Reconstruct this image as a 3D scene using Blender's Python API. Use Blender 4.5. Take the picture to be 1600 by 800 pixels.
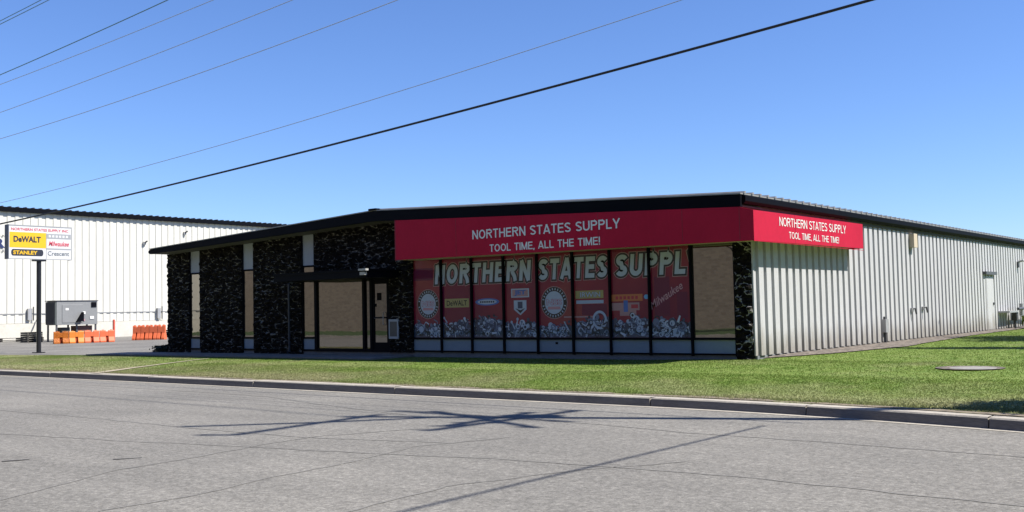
import bpy, bmesh, math, random
import numpy as np
from mathutils import Vector, Matrix, noise
random.seed(7)
rng = np.random.default_rng(7)
for o in list(bpy.data.objects): bpy.data.objects.remove(o)
S = bpy.context.scene
COL = S.collection
R_ = math.radians

# ------------------------------------------------------------------ camera
cd = bpy.data.cameras.new('camera'); cam = bpy.data.objects.new('camera', cd); COL.objects.link(cam)
Rv = Vector((0.78382004, 0.62061006, -0.02166325)); Uv = Vector((0.04876244, -0.02673377, 0.99845257)); Fv = Vector((-0.61907057, 0.78366349, 0.05121693))
M = Matrix((( Rv.x, Uv.x, -Fv.x, 10.7196), (Rv.y, Uv.y, -Fv.y, -22.8864), (Rv.z, Uv.z, -Fv.z, 1.2669), (0, 0, 0, 1)))
cam.matrix_world = M
cd.sensor_width = 36; cd.lens = 36 * 1606.27 / 1600; cd.clip_start = .1; cd.clip_end = 3000
S.camera = cam

# ------------------------------------------------------------------ sky, sun, exposure
AZ, EL = 24, 51                      # sun azimuth measured from +X towards +Y
w = bpy.data.worlds.new('World'); S.world = w; w.use_nodes = True
nt = w.node_tree; nt.nodes.clear()
sky = nt.nodes.new('ShaderNodeTexSky'); sky.sky_type = 'NISHITA'; sky.sun_disc = False
sky.sun_elevation = R_(EL); sky.sun_rotation = R_(90 - AZ); sky.altitude = 250
sky.air_density = 1.0; sky.dust_density = 0.05; sky.ozone_density = 2.5
bg = nt.nodes.new('ShaderNodeBackground'); bg.inputs[1].default_value = 0.056
wo = nt.nodes.new('ShaderNodeOutputWorld')
tint = nt.nodes.new('ShaderNodeMix'); tint.data_type = 'RGBA'; tint.blend_type = 'MULTIPLY'; tint.inputs[0].default_value = 1; tint.inputs[7].default_value = (.86, 1.08, 1.55, 1)
nt.links.new(sky.outputs[0], tint.inputs[6]); nt.links.new(tint.outputs[2], bg.inputs[0]); nt.links.new(bg.outputs[0], wo.inputs[0])
sl = bpy.data.lights.new('sun', 'SUN'); sl.energy = 5.0; sl.angle = R_(.53); sl.color = (1, .95, .87)
sun = bpy.data.objects.new('sun', sl); COL.objects.link(sun)
SD = Vector((math.cos(R_(AZ)) * math.cos(R_(EL)), math.sin(R_(AZ)) * math.cos(R_(EL)), math.sin(R_(EL))))
sun.rotation_euler = SD.to_track_quat('Z', 'Y').to_euler(); sun.location = SD * 40
S.view_settings.view_transform = 'Standard'; S.view_settings.look = 'None'; S.view_settings.gamma = 1
S.view_settings.exposure = 1.0; S.view_settings.use_curve_mapping = False

# ------------------------------------------------------------------ materials
def mat(name, col, rough=.7, metal=0, spec=.5, coat=0, coat_ior=1.5):
    m = bpy.data.materials.new(name); m.use_nodes = True
    b = m.node_tree.nodes['Principled BSDF']
    b.inputs['Base Color'].default_value = (*col, 1); b.inputs['Roughness'].default_value = rough
    b.inputs['Metallic'].default_value = metal; b.inputs['Specular IOR Level'].default_value = spec
    if coat:
        b.inputs['Coat Weight'].default_value = coat; b.inputs['Coat Roughness'].default_value = .02
        b.inputs['Coat IOR'].default_value = coat_ior
    return m
def N(m, t, **kw):
    n = m.node_tree.nodes.new(t)
    for k, v in kw.items():
        if k in n.inputs: n.inputs[k].default_value = v
        else: setattr(n, k, v)
    return n
def L(m, a, b): m.node_tree.links.new(a, b)
def bsdf(m): return m.node_tree.nodes['Principled BSDF']
def coords(m, scale=(1, 1, 1)):
    t = N(m, 'ShaderNodeTexCoord'); mp = N(m, 'ShaderNodeMapping'); mp.inputs['Scale'].default_value = scale
    L(m, t.outputs['Object'], mp.inputs[0]); return mp.outputs[0]
def ramp(m, fac, stops):
    r = N(m, 'ShaderNodeValToRGB'); e = r.color_ramp.elements
    while len(e) < len(stops): e.new(.5)
    for x, (p, c) in zip(e, stops): x.position = p; x.color = (*c, 1) if len(c) == 3 else c
    L(m, fac, r.inputs[0]); return r.outputs[0]
def mix(m, fac, a, b, mode='MIX'):
    x = N(m, 'ShaderNodeMix', data_type='RGBA', blend_type=mode)
    for s, v in ((x.inputs[0], fac), (x.inputs[6], a), (x.inputs[7], b)):
        if hasattr(v, 'is_linked'): L(m, v, s)
        elif isinstance(v, (int, float)): s.default_value = v
        else: s.default_value = (*v, 1)
    return x.outputs[2]
def noi(m, vec, scale, detail=4, rough=.55):
    n = N(m, 'ShaderNodeTexNoise'); n.inputs['Scale'].default_value = scale; n.inputs['Detail'].default_value = detail
    n.inputs['Roughness'].default_value = rough; L(m, vec, n.inputs['Vector']); return n.outputs[0]
def bump(m, h, strength=.3, dist=.02):
    b = N(m, 'ShaderNodeBump'); b.inputs['Strength'].default_value = strength; b.inputs['Distance'].default_value = dist
    L(m, h, b.inputs['Height']); L(m, b.outputs[0], bsdf(m).inputs['Normal'])
def dirty(m, col, amount=.15, scale=(1, 1, 1), ns=1.5, bumpy=0):
    """break an even colour up with weathering noise"""
    v = coords(m, scale); a = noi(m, v, ns, 6); b_ = noi(m, v, ns * 9, 4)
    f = mix(m, .4, ramp(m, a, ((.3, (0,) * 3), (.7, (1,) * 3))), ramp(m, b_, ((.35, (0,) * 3), (.65, (1,) * 3))))
    c = mix(m, f, tuple(x * (1 - amount) for x in col), tuple(min(1, x * (1 + amount * .5)) for x in col))
    L(m, c, bsdf(m).inputs['Base Color'])
    if bumpy: bump(m, b_, bumpy)
    return m

# asphalt
def asphalt(name, dark, light, tint=1.0):
    m = mat(name, light, .9, spec=.25); v = coords(m)
    big = noi(m, v, .25, 5); mid = noi(m, coords(m, (.35, 2.2, 1)), 1.1, 5); fine = noi(m, v, 30, 3, .85); grit = N(m, 'ShaderNodeTexVoronoi'); grit.inputs['Scale'].default_value = 75; L(m, v, grit.inputs['Vector'])
    spk = noi(m, v, 13, 5, .85)
    c = mix(m, ramp(m, big, ((.3, (0,) * 3), (.7, (1,) * 3))), dark, light)
    c = mix(m, ramp(m, mid, ((.36, (.28,) * 3), (.6, (0,) * 3))), c, tuple(x * .72 for x in dark), 'MIX')
    c = mix(m, .75, c, ramp(m, fine, ((.32, (.62,) * 3), (.5, (1,) * 3), (.68, (1.5,) * 3))), 'MULTIPLY')
    c = mix(m, .55, c, ramp(m, spk, ((.36, (.5,) * 3), (.5, (1,) * 3), (.64, (1.7,) * 3))), 'MULTIPLY')
    c = mix(m, .5, c, ramp(m, grit.outputs['Distance'], ((.0, (1.25,) * 3), (.7, (.7,) * 3))), 'MULTIPLY')
    L(m, c, bsdf(m).inputs['Base Color']); bump(m, spk, .35, .012); return m
M_road = asphalt('worn_asphalt', (.145, .139, .126), (.190, .181, .162))
M_lot = asphalt('lot_asphalt', (.12, .115, .105), (.21, .20, .18))
M_crack = dirty(mat('crack_sealant', (.154, .148, .135), .9), (.154, .148, .135), .25, ns=6)
M_pothole = dirty(mat('pothole_patch', (.05, .048, .045), .95), (.05, .047, .045), .4, ns=14)
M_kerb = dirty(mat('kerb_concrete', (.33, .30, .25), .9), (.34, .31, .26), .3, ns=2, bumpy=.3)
M_kface = dirty(mat('shaded_kerb_face', (.15, .14, .13), .95), (.15, .14, .13), .4, (.4, 1, 3), 3, .3)  # shade of the street-side face painted in as darker, mottled concrete
M_conc = dirty(mat('sidewalk_concrete', (.17, .165, .155), .9), (.17, .165, .155), .25, ns=1.5, bumpy=.2)
M_found = dirty(mat('foundation', (.15, .16, .17), .9), (.15, .16, .17), .3, ns=2, bumpy=.2)
# lawn
def lawn(name, blades=False):
    m = mat(name, (.08, .12, .03), .85, spec=.2); v = coords(m)
    big = noi(m, v, .35, 5); mid = noi(m, v, 2.3, 5, .65); fine = noi(m, v, 30, 3, .8)
    g = mix(m, ramp(m, mid, ((.35, (0,) * 3), (.65, (1,) * 3))), (.082, .140, .018), (.148, .196, .046))
    # dry, straw-coloured turf: grows towards the street and in patches
    sep = N(m, 'ShaderNodeSeparateXYZ'); L(m, v, sep.inputs[0])
    mr = N(m, 'ShaderNodeMapRange'); mr.inputs['From Min'].default_value = -8.2; mr.inputs['From Max'].default_value = -3.0
    mr.inputs['To Min'].default_value = .16; mr.inputs['To Max'].default_value = -.09; L(m, sep.outputs['Y'], mr.inputs['Value'])
    ad = N(m, 'ShaderNodeMath', operation='ADD'); L(m, big, ad.inputs[0]); L(m, mr.outputs[0], ad.inputs[1])
    mr2 = N(m, 'ShaderNodeMapRange'); mr2.inputs['From Min'].default_value = -25; mr2.inputs['From Max'].default_value = 2
    mr2.inputs['To Min'].default_value = .13; mr2.inputs['To Max'].default_value = -.06; L(m, sep.outputs['X'], mr2.inputs['Value'])
    ad2 = N(m, 'ShaderNodeMath', operation='ADD'); L(m, ad.outputs[0], ad2.inputs[0]); L(m, mr2.outputs[0], ad2.inputs[1])
    g = mix(m, ramp(m, ad2.outputs[0], ((.40, (0,) * 3), (.75, (.75,) * 3))), g, (.25, .23, .13))
    g = mix(m, .4, g, ramp(m, fine, ((.33, (.5,) * 3), (.5, (1,) * 3), (.68, (1.55,) * 3))), 'MULTIPLY')
    L(m, g, bsdf(m).inputs['Base Color'])
    if blades:                       # thin leaves let light through
        tr = N(m, 'ShaderNodeBsdfTranslucent'); L(m, g, tr.inputs[0]); ms = N(m, 'ShaderNodeMixShader'); ms.inputs[0].default_value = .45
        L(m, bsdf(m).outputs[0], ms.inputs[1]); L(m, tr.outputs[0], ms.inputs[2]); L(m, ms.outputs[0], [n for n in m.node_tree.nodes if n.type == 'OUTPUT_MATERIAL'][0].inputs[0])
    else: bump(m, fine, .4, .02)
    return m
M_lawn = lawn('lawn_turf'); M_blade = lawn('grass_blades', True)
M_verge = dirty(mat('verge_turf', (.035, .065, .012), .9), (.035, .065, .012), .4, ns=.8)
M_dirt = dirty(mat('dry_dirt', (.30, .26, .19), .95), (.32, .275, .20), .4, ns=4, bumpy=.4)
M_soil = dirty(mat('dry_soil', (.17, .14, .10), .95), (.19, .155, .11), .5, ns=7, bumpy=.5)
M_gravel = mat('gravel', (.3, .26, .23), .95); _v = coords(M_gravel)
_g = N(M_gravel, 'ShaderNodeTexVoronoi'); _g.inputs['Scale'].default_value = 9; L(M_gravel, _v, _g.inputs['Vector'])
_hs = ramp(M_gravel, _g.outputs['Color'], ((0, (.04, .034, .028)), (1, (.19, .158, .13))))
L(M_gravel, _hs, bsdf(M_gravel).inputs['Base Color']); bump(M_gravel, _g.outputs['Distance'], .8, .04)

# black lava stone with pale mortar
def stone(name, sx, sz, thr, msk0, mort):
    m = mat(name, (.01, .01, .011), .8, spec=.08); v = coords(m, (sx, sx, sz))
    n1 = N(m, 'ShaderNodeTexNoise'); n1.inputs['Scale'].default_value = 1.3; L(m, v, n1.inputs['Vector'])
    mv = N(m, 'ShaderNodeVectorMath', operation='MULTIPLY_ADD'); mv.inputs[1].default_value = (.9,) * 3
    L(m, n1.outputs['Color'], mv.inputs[0]); L(m, v, mv.inputs[2])
    vo = N(m, 'ShaderNodeTexVoronoi', feature='DISTANCE_TO_EDGE'); vo.inputs['Scale'].default_value = 1; L(m, mv.outputs[0], vo.inputs['Vector'])
    edge = ramp(m, vo.outputs['Distance'], ((thr * .5, (1,) * 3), (thr, (0,) * 3)))
    msk = ramp(m, noi(m, v, 1.7, 4, .7), ((msk0, (0,) * 3), (msk0 + .09, (1,) * 3)))
    f = mix(m, 1.0, edge, msk, 'MULTIPLY')
    rock = ramp(m, noi(m, coords(m), 14, 6, .7), ((.35, (.002, .002, .002)), (.7, (.022, .018, .015))))
    L(m, mix(m, f, rock, mort), bsdf(m).inputs['Base Color'])
    bump(m, noi(m, coords(m), 18, 6, .7), .8, .04); return m
M_stone = stone('lava_stone', 2.4, 6.2, .060, .49, (.20, .19, .17))
M_stone_big = stone('lava_stone_large', 2.6, 3.3, .050, .44, (.30, .29, .27))

M_dark = dirty(mat('dark_fascia', (.003, .0035, .006), .6, spec=.06), (.003, .0035, .006), .3, ns=1)
M_frame = mat('black_frame', (.003, .0035, .006), .6, spec=.06)
M_soffit = dirty(mat('soffit_paint', (.09, .085, .08), .8), (.09, .085, .08), .2, ns=2)
M_roof = dirty(mat('roof_metal', (.30, .29, .27), .5, .3), (.30, .29, .27), .25, ns=1)
M_red = dirty(mat('red_vinyl', (.40, .010, .036), .7, spec=.12), (.40, .011, .038), .12, (1, 1, .6), 1.2)
M_letter = mat('white_lettering', (.62, .66, .66), .6)
M_letter_b = mat('bright_lettering', (.62, .62, .60), .6)
M_corr = dirty(mat('ribbed_wall_paint', (.41, .41, .415), .5, spec=.2), (.41, .41, .415), .10, (1, 1, .25), 2.2)
def stains(m, z0, z1, col, amt):
    b = bsdf(m).inputs['Base Color']; src = b.links[0].from_socket; v = coords(m); sep = N(m, 'ShaderNodeSeparateXYZ'); L(m, v, sep.inputs[0])
    n = noi(m, coords(m, (3, 3, .35)), 1.6, 5, .7); mr = N(m, 'ShaderNodeMapRange'); mr.inputs['From Min'].default_value = z0; mr.inputs['From Max'].default_value = z1; mr.inputs['To Min'].default_value = .35; mr.inputs['To Max'].default_value = -.12
    L(m, sep.outputs['Z'], mr.inputs['Value']); a = N(m, 'ShaderNodeMath', operation='ADD'); L(m, n, a.inputs[0]); L(m, mr.outputs[0], a.inputs[1])
    f = ramp(m, a.outputs[0], ((.50, (0,) * 3), (.80, (amt,) * 3))); L(m, mix(m, f, src, col), b)
stains(M_corr, .0, .9, (.20, .18, .15), .75)
M_white = dirty(mat('cream_wall_paint', (.52, .51, .46), .55, spec=.2), (.52, .51, .46), .08, (1, 1, .3), .5)
M_wbase = dirty(mat('painted_plinth', (.50, .48, .42), .8), (.50, .48, .42), .16, ns=.8)
M_panelgrey = dirty(mat('grey_infill', (.30, .33, .37), .6), (.30, .33, .37), .1, ns=2)
M_panelblue = dirty(mat('blue_grey_infill', (.16, .22, .28), .5), (.16, .22, .28), .12, ns=2)
M_galv = dirty(mat('galvanised', (.35, .35, .35), .5, .4), (.35, .35, .35), .2, ns=4)
M_tanbox = mat('tan_box', (.45, .38, .28), .7)
M_dgrey = mat('dark_grey_metal', (.06, .06, .065), .5)
M_lamp = mat('lamp_lens', (.34, .34, .33), .3)
M_cable = mat('black_cable', (.01, .01, .012), .6)
M_cableg = mat('weathered_wire', (.10, .20, .22), .6)
M_cablel = mat('aluminium_wire', (.36, .42, .52), .5)
M_poly = mat('black_metal_post', (.008, .008, .010), .4)
def glass(name, tint, refl, base):
    m = bpy.data.materials.new(name); m.use_nodes = True; t = m.node_tree; t.nodes.clear()
    g = t.nodes.new('ShaderNodeBsdfGlossy'); g.inputs['Color'].default_value = (*tint, 1); g.inputs['Roughness'].default_value = .012
    d = t.nodes.new('ShaderNodeBsdfDiffuse'); d.inputs['Color'].default_value = (*base, 1)
    mx = t.nodes.new('ShaderNodeMixShader'); fr = t.nodes.new('ShaderNodeFresnel'); fr.inputs['IOR'].default_value = 1.5
    ad = t.nodes.new('ShaderNodeMath'); ad.operation = 'MULTIPLY_ADD'; ad.inputs[1].default_value = 1 - refl; ad.inputs[2].default_value = refl
    # slight waviness of real panes
    tc = t.nodes.new('ShaderNodeTexCoord'); ns = t.nodes.new('ShaderNodeTexNoise'); ns.inputs['Scale'].default_value = 1.6
    bp = t.nodes.new('ShaderNodeBump'); bp.inputs['Strength'].default_value = .04; bp.inputs['Distance'].default_value = .02
    t.links.new(tc.outputs['Object'], ns.inputs[0]); t.links.new(ns.outputs[0], bp.inputs['Height']); t.links.new(bp.outputs[0], g.inputs['Normal'])
    o = t.nodes.new('ShaderNodeOutputMaterial')
    t.links.new(fr.outputs[0], ad.inputs[0]); t.links.new(ad.outputs[0], mx.inputs[0]); t.links.new(d.outputs[0], mx.inputs[1]); t.links.new(g.outputs[0], mx.inputs[2]); t.links.new(mx.outputs[0], o.inputs[0])
    return m
M_glass = glass('tinted_glass', (.95, .90, .84), .20, (.03, .027, .022))
M_glass_dark = glass('dark_glass', (.9, .9, .9), .14, (.01, .01, .011))
PC = dict(coat=1, coat_ior=1.38)
def film(name, col): return mat(name, col, .5, spec=.2, **PC)
M_film = film('red_window_film', (.15, .014, .03)); _v = coords(M_film, (1, 1, 1))
_n = noi(M_film, _v, .5, 3)
L(M_film, ramp(M_film, _n, ((.38, (.15, .004, .030)), (.55, (.21, .012, .032)), (.68, (.23, .034, .036)))), bsdf(M_film).inputs['Base Color'])
F_black = film('print_black', (.012, .012, .014)); F_white = film('print_white', (.34, .41, .51)); F_pale = film('print_pale_rim', (.34, .20, .21))
F_yel = film('print_olive', (.30, .26, .10)); F_blue = film('print_blue', (.05, .13, .38)); F_red = film('print_red', (.38, .03, .05))
F_orange = film('print_orange', (.45, .14, .05)); F_sky = film('print_sky_blue', (.10, .35, .60)); F_pink = film('print_pink', (.42, .22, .26))
F_maroon = film('print_maroon', (.11, .004, .035))
F_t = [film('print_tool_%s' % n, c) for n, c in (('dark', (.012, .018, .035)), ('slate', (.035, .055, .10)), ('steel', (.10, .14, .23)), ('silver', (.30, .38, .50)), ('bright', (.42, .48, .58)))]

# ------------------------------------------------------------------ mesh helpers
class MB:
    def __init__(s): s.v = []; s.f = []; s.m = []; s.mats = []
    def mi(s, m):
        if m not in s.mats: s.mats.append(m)
        return s.mats.index(m)
    def poly(s, pts, m): 
        b = len(s.v); s.v += [tuple(p) for p in pts]; s.f.append(tuple(range(b, b + len(pts)))); s.m.append(s.mi(m)); return s
    def box(s, a, b, m):
        x0, x1 = sorted((a[0], b[0])); y0, y1 = sorted((a[1], b[1])); z0, z1 = sorted((a[2], b[2])); n = len(s.v)
        s.v += [(x0, y0, z0), (x1, y0, z0), (x1, y1, z0), (x0, y1, z0), (x0, y0, z1), (x1, y0, z1), (x1, y1, z1), (x0, y1, z1)]
        for q in ((0, 3, 2, 1), (4, 5, 6, 7), (0, 1, 5, 4), (1, 2, 6, 5), (2, 3, 7, 6), (3, 0, 4, 7)):
            s.f.append(tuple(n + i for i in q)); s.m.append(s.mi(m))
        return s
    def prism(s, pts, off, m):
        """closed polygon pts swept by the vector off"""
        n = len(pts); b = len(s.v); off = Vector(off)
        s.v += [tuple(p) for p in pts] + [tuple(Vector(p) + off) for p in pts]
        s.f.append(tuple(range(b, b + n))); s.f.append(tuple(range(b + 2 * n - 1, b + n - 1, -1))); s.m += [s.mi(m)] * 2
        for i in range(n):
            j = (i + 1) % n; s.f.append((b + j, b + i, b + n + i, b + n + j)); s.m.append(s.mi(m))
        return s
    def tube(s, path, rad, m, seg=8):
        path = [Vector(p) for p in path]; n = len(path); b = len(s.v)
        rad = rad if isinstance(rad, (list, tuple)) else [rad] * n
        for i, p in enumerate(path):
            d = (path[min(i + 1, n - 1)] - path[max(i - 1, 0)]).normalized()
            a = d.cross(Vector((0, 0, 1)) if abs(d.z) < .9 else Vector((1, 0, 0))).normalized(); c = d.cross(a)
            for k in range(seg):
                t = 2 * math.pi * k / seg; s.v.append(tuple(p + (a * math.cos(t) + c * math.sin(t)) * rad[i]))
        for i in range(n - 1):
            for k in range(seg):
                k2 = (k + 1) % seg
                s.f.append((b + i * seg + k, b + i * seg + k2, b + (i + 1) * seg + k2, b + (i + 1) * seg + k)); s.m.append(s.mi(m))
        s.f.append(tuple(b + k for k in range(seg))[::-1]); s.f.append(tuple(b + (n - 1) * seg + k for k in range(seg))); s.m += [s.mi(m)] * 2
        return s
    def build(s, name, parent=None, smooth=False, bevel=0):
        me = bpy.data.meshes.new(name); me.from_pydata(s.v, [], s.f)
        for m in s.mats: me.materials.append(m)
        me.polygons.foreach_set('material_index', s.m)
        if smooth: me.polygons.foreach_set('use_smooth', [True] * len(me.polygons))
        me.update(); bm = bmesh.new(); bm.from_mesh(me); bmesh.ops.recalc_face_normals(bm, faces=bm.faces); bm.to_mesh(me); bm.free()
        o = bpy.data.objects.new(name, me); COL.objects.link(o)
        if parent: o.parent = parent; o.matrix_parent_inverse = pinv(parent)
        if bevel:
            bv = o.modifiers.new('bevel', 'BEVEL'); bv.width = bevel; bv.segments = 2; bv.limit_method = 'ANGLE'
        return o
def wloc(o):
    return (wloc(o.parent) if o.parent and False else Vector((0, 0, 0))) + o.location
def pinv(parent):
    """all parts are modelled in world space: undo the parent's place"""
    m = Matrix.Identity(4); p = parent; chain = []
    while p: chain.append(p); p = p.parent
    for q in reversed(chain): m = m @ q.matrix_parent_inverse @ Matrix.LocRotScale(q.location, q.rotation_euler, q.scale)
    return m.inverted()
def tag(o, label=None, cat=None, group=None, kind=None):
    for k, v in (('label', label), ('category', cat), ('group', group), ('kind', kind)):
        if v: o[k] = v
    return o
def thing(name, label, cat, loc=(0, 0, 0), group=None):
    o = bpy.data.objects.new(name, None); COL.objects.link(o); o.location = loc; o.empty_display_size = .2
    return tag(o, label, cat, group)
def copy_tree(o, parent=None):
    c = o.copy(); COL.objects.link(c); c.parent = parent
    for ch in [x for x in bpy.data.objects if x.parent == o]: copy_tree(ch, c)
    return c

# text as flat meshes -------------------------------------------------------
def text_mesh(txt, offset=0., shear=0., spacing=1.0):
    cu = bpy.data.curves.new('txt', 'FONT'); cu.body = txt; cu.size = 1; cu.offset = offset; cu.shear = shear; cu.resolution_u = 4; cu.space_character = spacing
    ob = bpy.data.objects.new('txt', cu); COL.objects.link(ob); bpy.context.view_layer.update()
    dg = bpy.context.evaluated_depsgraph_get(); me = ob.evaluated_get(dg).to_mesh()
    vs = [v.co.copy() for v in me.vertices]; fs = [tuple(p.vertices) for p in me.polygons]
    ob.evaluated_get(dg).to_mesh_clear(); bpy.data.objects.remove(ob); bpy.data.curves.remove(cu); return vs, fs
def put_text(mb, txt, org, ux, width, height, layers, shear=0., uy=(0, 0, 1), base_off=.0, spacing=1.0, clip=None):
    """layers: (extra outline offset, material, distance along the normal). The caps fill width x height from org."""
    ux = Vector(ux); uy = Vector(uy); nn = ux.cross(uy)
    vs, _ = text_mesh(txt, base_off, shear, spacing); x0 = min(v.x for v in vs); x1 = max(v.x for v in vs); y0 = min(v.y for v in vs); y1 = max(v.y for v in vs)
    if ',' in txt: y0 = 0
    sx = width / (x1 - x0); sy = height / (y1 - y0)
    for off, m, d in layers:
        v2, f2 = text_mesh(txt, base_off + off, shear, spacing)
        if clip is not None:
            keep = []
            for v in v2: v.x = min(v.x, x0 + clip / sx)
        b = len(mb.v); o = Vector(org)
        mb.v += [tuple(o + ux * ((v.x - x0) * sx) + uy * ((v.y - y0) * sy) + nn * d) for v in v2]
        for f in f2: mb.f.append(tuple(b + i for i in f)); mb.m.append(mb.mi(m))

# hand-drawn bold sans capitals: strokes of even weight
def glyphs(t):
    h = t / 2
    def arc(cx, cy, rx, ry, a0, a1, n=10): return [(cx + rx * math.cos(R_(a0 + (a1 - a0) * k / n)), cy + ry * math.sin(R_(a0 + (a1 - a0) * k / n))) for k in range(n + 1)]
    g = {}; w = .70
    g['N'] = (w, [[(h, 0), (h, 1)], [(w - h, 0), (w - h, 1)], [(h * .8, 1), (w - h * .8, 0)]])
    g['O'] = (.78, [arc(.39, .5, .39 - h, .5 - h, 0, 360, 28)])
    g['R'] = (w, [[(h, 0), (h, 1)], [(h, 1 - h), (w * .55, 1 - h)] + arc(w * .55, .74, w * .45 - h, .26 - h, 90, -90, 10) + [(h, .48 + h)], [(w * .50, .50), (w * .78, .22), (w - h * .9, 0)]])
    g['P'] = (.67, [[(h, 0), (h, 1)], [(h, 1 - h), (.37, 1 - h)] + arc(.37, .72, .30 - h, .28 - h, 90, -90, 10) + [(h, .44 + h)]])
    g['T'] = (.62, [[(.31, 0), (.31, 1 - h)], [(0, 1 - h), (.62, 1 - h)]])
    g['H'] = (w, [[(h, 0), (h, 1)], [(w - h, 0), (w - h, 1)], [(h, .52), (w - h, .52)]])
    g['E'] = (.62, [[(h, 0), (h, 1)], [(h, h), (.62, h)], [(h, .52), (.58, .52)], [(h, 1 - h), (.61, 1 - h)]])
    g['L'] = (.57, [[(h, 0), (h, 1)], [(h, h), (.57, h)]])
    g['I'] = (t, [[(h, 0), (h, 1)]])
    g['S'] = (.66, [arc(.33, .74, .33 - h, .26 - h, 20, 180, 12) + arc(.33, .74, .33 - h, .26 - h, 180, 262, 5)[1:] + arc(.33, .26, .33 - h, .26 - h, 82, 0, 5)[:] + arc(.33, .26, .33 - h, .26 - h, 0, -160, 12)[1:]])
    g['U'] = (w, [[(h, 1), (h, .35)] + arc(w / 2, .35, w / 2 - h, .35 - h, 180, 360, 12)[1:-1] + [(w - h, .35), (w - h, 1)]])
    g['A'] = (.74, [[(h * .6, 0), (.37, 1)], [(.74 - h * .6, 0), (.37, 1)], [(.16, .27), (.58, .27)]])
    g['Y'] = (.70, [[(h * .6, 1), (.35, .42)], [(.70 - h * .6, 1), (.35, .42)], [(.35, .46), (.35, 0)]])
    g['M'] = (.84, [[(h, 0), (h, 1)], [(.84 - h, 0), (.84 - h, 1)], [(h, 1), (.42, .04)], [(.84 - h, 1), (.42, .04)]])
    g[','] = (t, [[(h, t), (h, .04), (h * .4, -.12)]])
    g['!'] = (t, [[(h, 1), (h, .28)], [(h, t), (h, 0)]])
    g[' '] = (.30, [])
    return g
def put_bold(mb, txt, org, ux, width, height, layers, t=.17, slant=0., clip=None, gap=.11):
    """layers: (extra stroke half width in units of cap height, material, distance)"""
    ux = Vector(ux); uy = Vector((0, 0, 1)); nn = ux.cross(uy); G = glyphs(t); total = sum(G[c][0] + gap for c in txt) - gap; sx = width / total; o = Vector(org)
    for extra, m, dist in layers:
        x = 0; k = 0
        for c in txt:
            wd, strokes = G[c]
            for st in strokes:
                k += 1; d = dist + (k % 5) * .00012; pts = [Vector((p[0] + x, p[1])) for p in st]; closed = (pts[0] - pts[-1]).length < 1e-4; n = len(pts); Lf = []; Rt = []
                if extra and not closed:
                    pts[0] = pts[0] + (pts[0] - pts[1]).normalized() * extra; pts[-1] = pts[-1] + (pts[-1] - pts[-2]).normalized() * extra
                for i in range(n):
                    a = pts[i - 1] if i else (pts[-2] if closed else None); e = pts[i + 1] if i < n - 1 else (pts[1] if closed else None)
                    d0 = (pts[i] - a).normalized() if a is not None else (e - pts[i]).normalized(); d1 = (e - pts[i]).normalized() if e is not None else d0
                    b_ = (d0 + d1).normalized(); nx = Vector((-b_.y, b_.x)); r = (t / 2 + extra) / max(.5, nx.dot(Vector((-d0.y, d0.x)))); Lf.append(pts[i] + nx * r); Rt.append(pts[i] - nx * r)
                def W(p, d=d):
                    X_ = (p.x + slant * p.y) * sx
                    if clip is not None: X_ = min(X_, clip)
                    return o + ux * X_ + uy * (p.y * height) + nn * d
                for i in range(n - 1): mb.poly([W(Lf[i]), W(Rt[i]), W(Rt[i + 1]), W(Lf[i + 1])], m)
            x += wd + gap
def disc(mb, c, ux, uy, rx, ry, m, d, seg=28, inner=None):
    ux = Vector(ux); uy = Vector(uy); nn = ux.cross(uy); c = Vector(c) + nn * d
    P = lambda r, s_, t: c + ux * (r * math.cos(t)) + uy * (s_ * math.sin(t))
    for k in range(seg):
        a, b = 2 * math.pi * k / seg, 2 * math.pi * (k + 1) / seg
        if inner: mb.poly([P(rx, ry, a), P(rx, ry, b), P(rx * inner, ry * inner, b), P(rx * inner, ry * inner, a)], m)
    if not inner: mb.poly([P(rx, ry, 2 * math.pi * k / seg) for k in range(seg)], m)

# ------------------------------------------------------------------ ground
def yk(x):                        # street-side face of the kerb
    t = max(0, min(x, 16) - 1); return -8.05 - .0175 * t * t + .03 * math.sin(x * .35)
def lerp(x, pts):
    if x <= pts[0][0]: return pts[0][1]
    for (a, p), (b, q) in zip(pts, pts[1:]):
        if x <= b: return p + (q - p) * (x - a) / (b - a)
    return pts[-1][1]
def zback(x): return lerp(x, ((-56, -.40), (-35, -.26), (-24, -.16), (-11, -.14), (-3, -.12), (-.5, -.07), (6, -.06), (30, -.1)))
def gz(x, y):
    t = (y - (-7.9)) / 6.4
    if t <= 0: return -.25
    z = zback(x)
    if t >= 1: return z
    t = t * t * (3 - 2 * t); return -.25 + (z + .25) * t
XL = list(range(-130, -90, 10)) + list(range(-90, 41)); YL = [-7.2, -6.4, -5.6, -4.8, -4, -3.2, -2.4, -1.6] + list(np.arange(-1, 30, 1)) + [40, 60, 90, 140]
mb = MB(); rows = []
for x in XL:
    r = [(x, yk(x) + .22, -.262)] + [(x, y, gz(x, y)) for y in YL]; rows.append(r)
b = 0; nr = len(rows[0])
for r in rows: mb.v += r
for i in range(len(rows) - 1):
    for j in range(nr - 1):
        mb.f.append((i * nr + j, (i + 1) * nr + j, (i + 1) * nr + j + 1, i * nr + j + 1)); mb.m.append(0)
mb.mats = [M_lawn]; g = mb.build('lawn', smooth=True); tag(g, kind='structure')
# far terrain down to the horizon
mb = MB().poly([(-1500, -1500, -.55), (1500, -1500, -.55), (1500, 1500, -.55), (-1500, 1500, -.55)], M_lawn); tag(mb.build('ground'), kind='structure')
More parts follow.
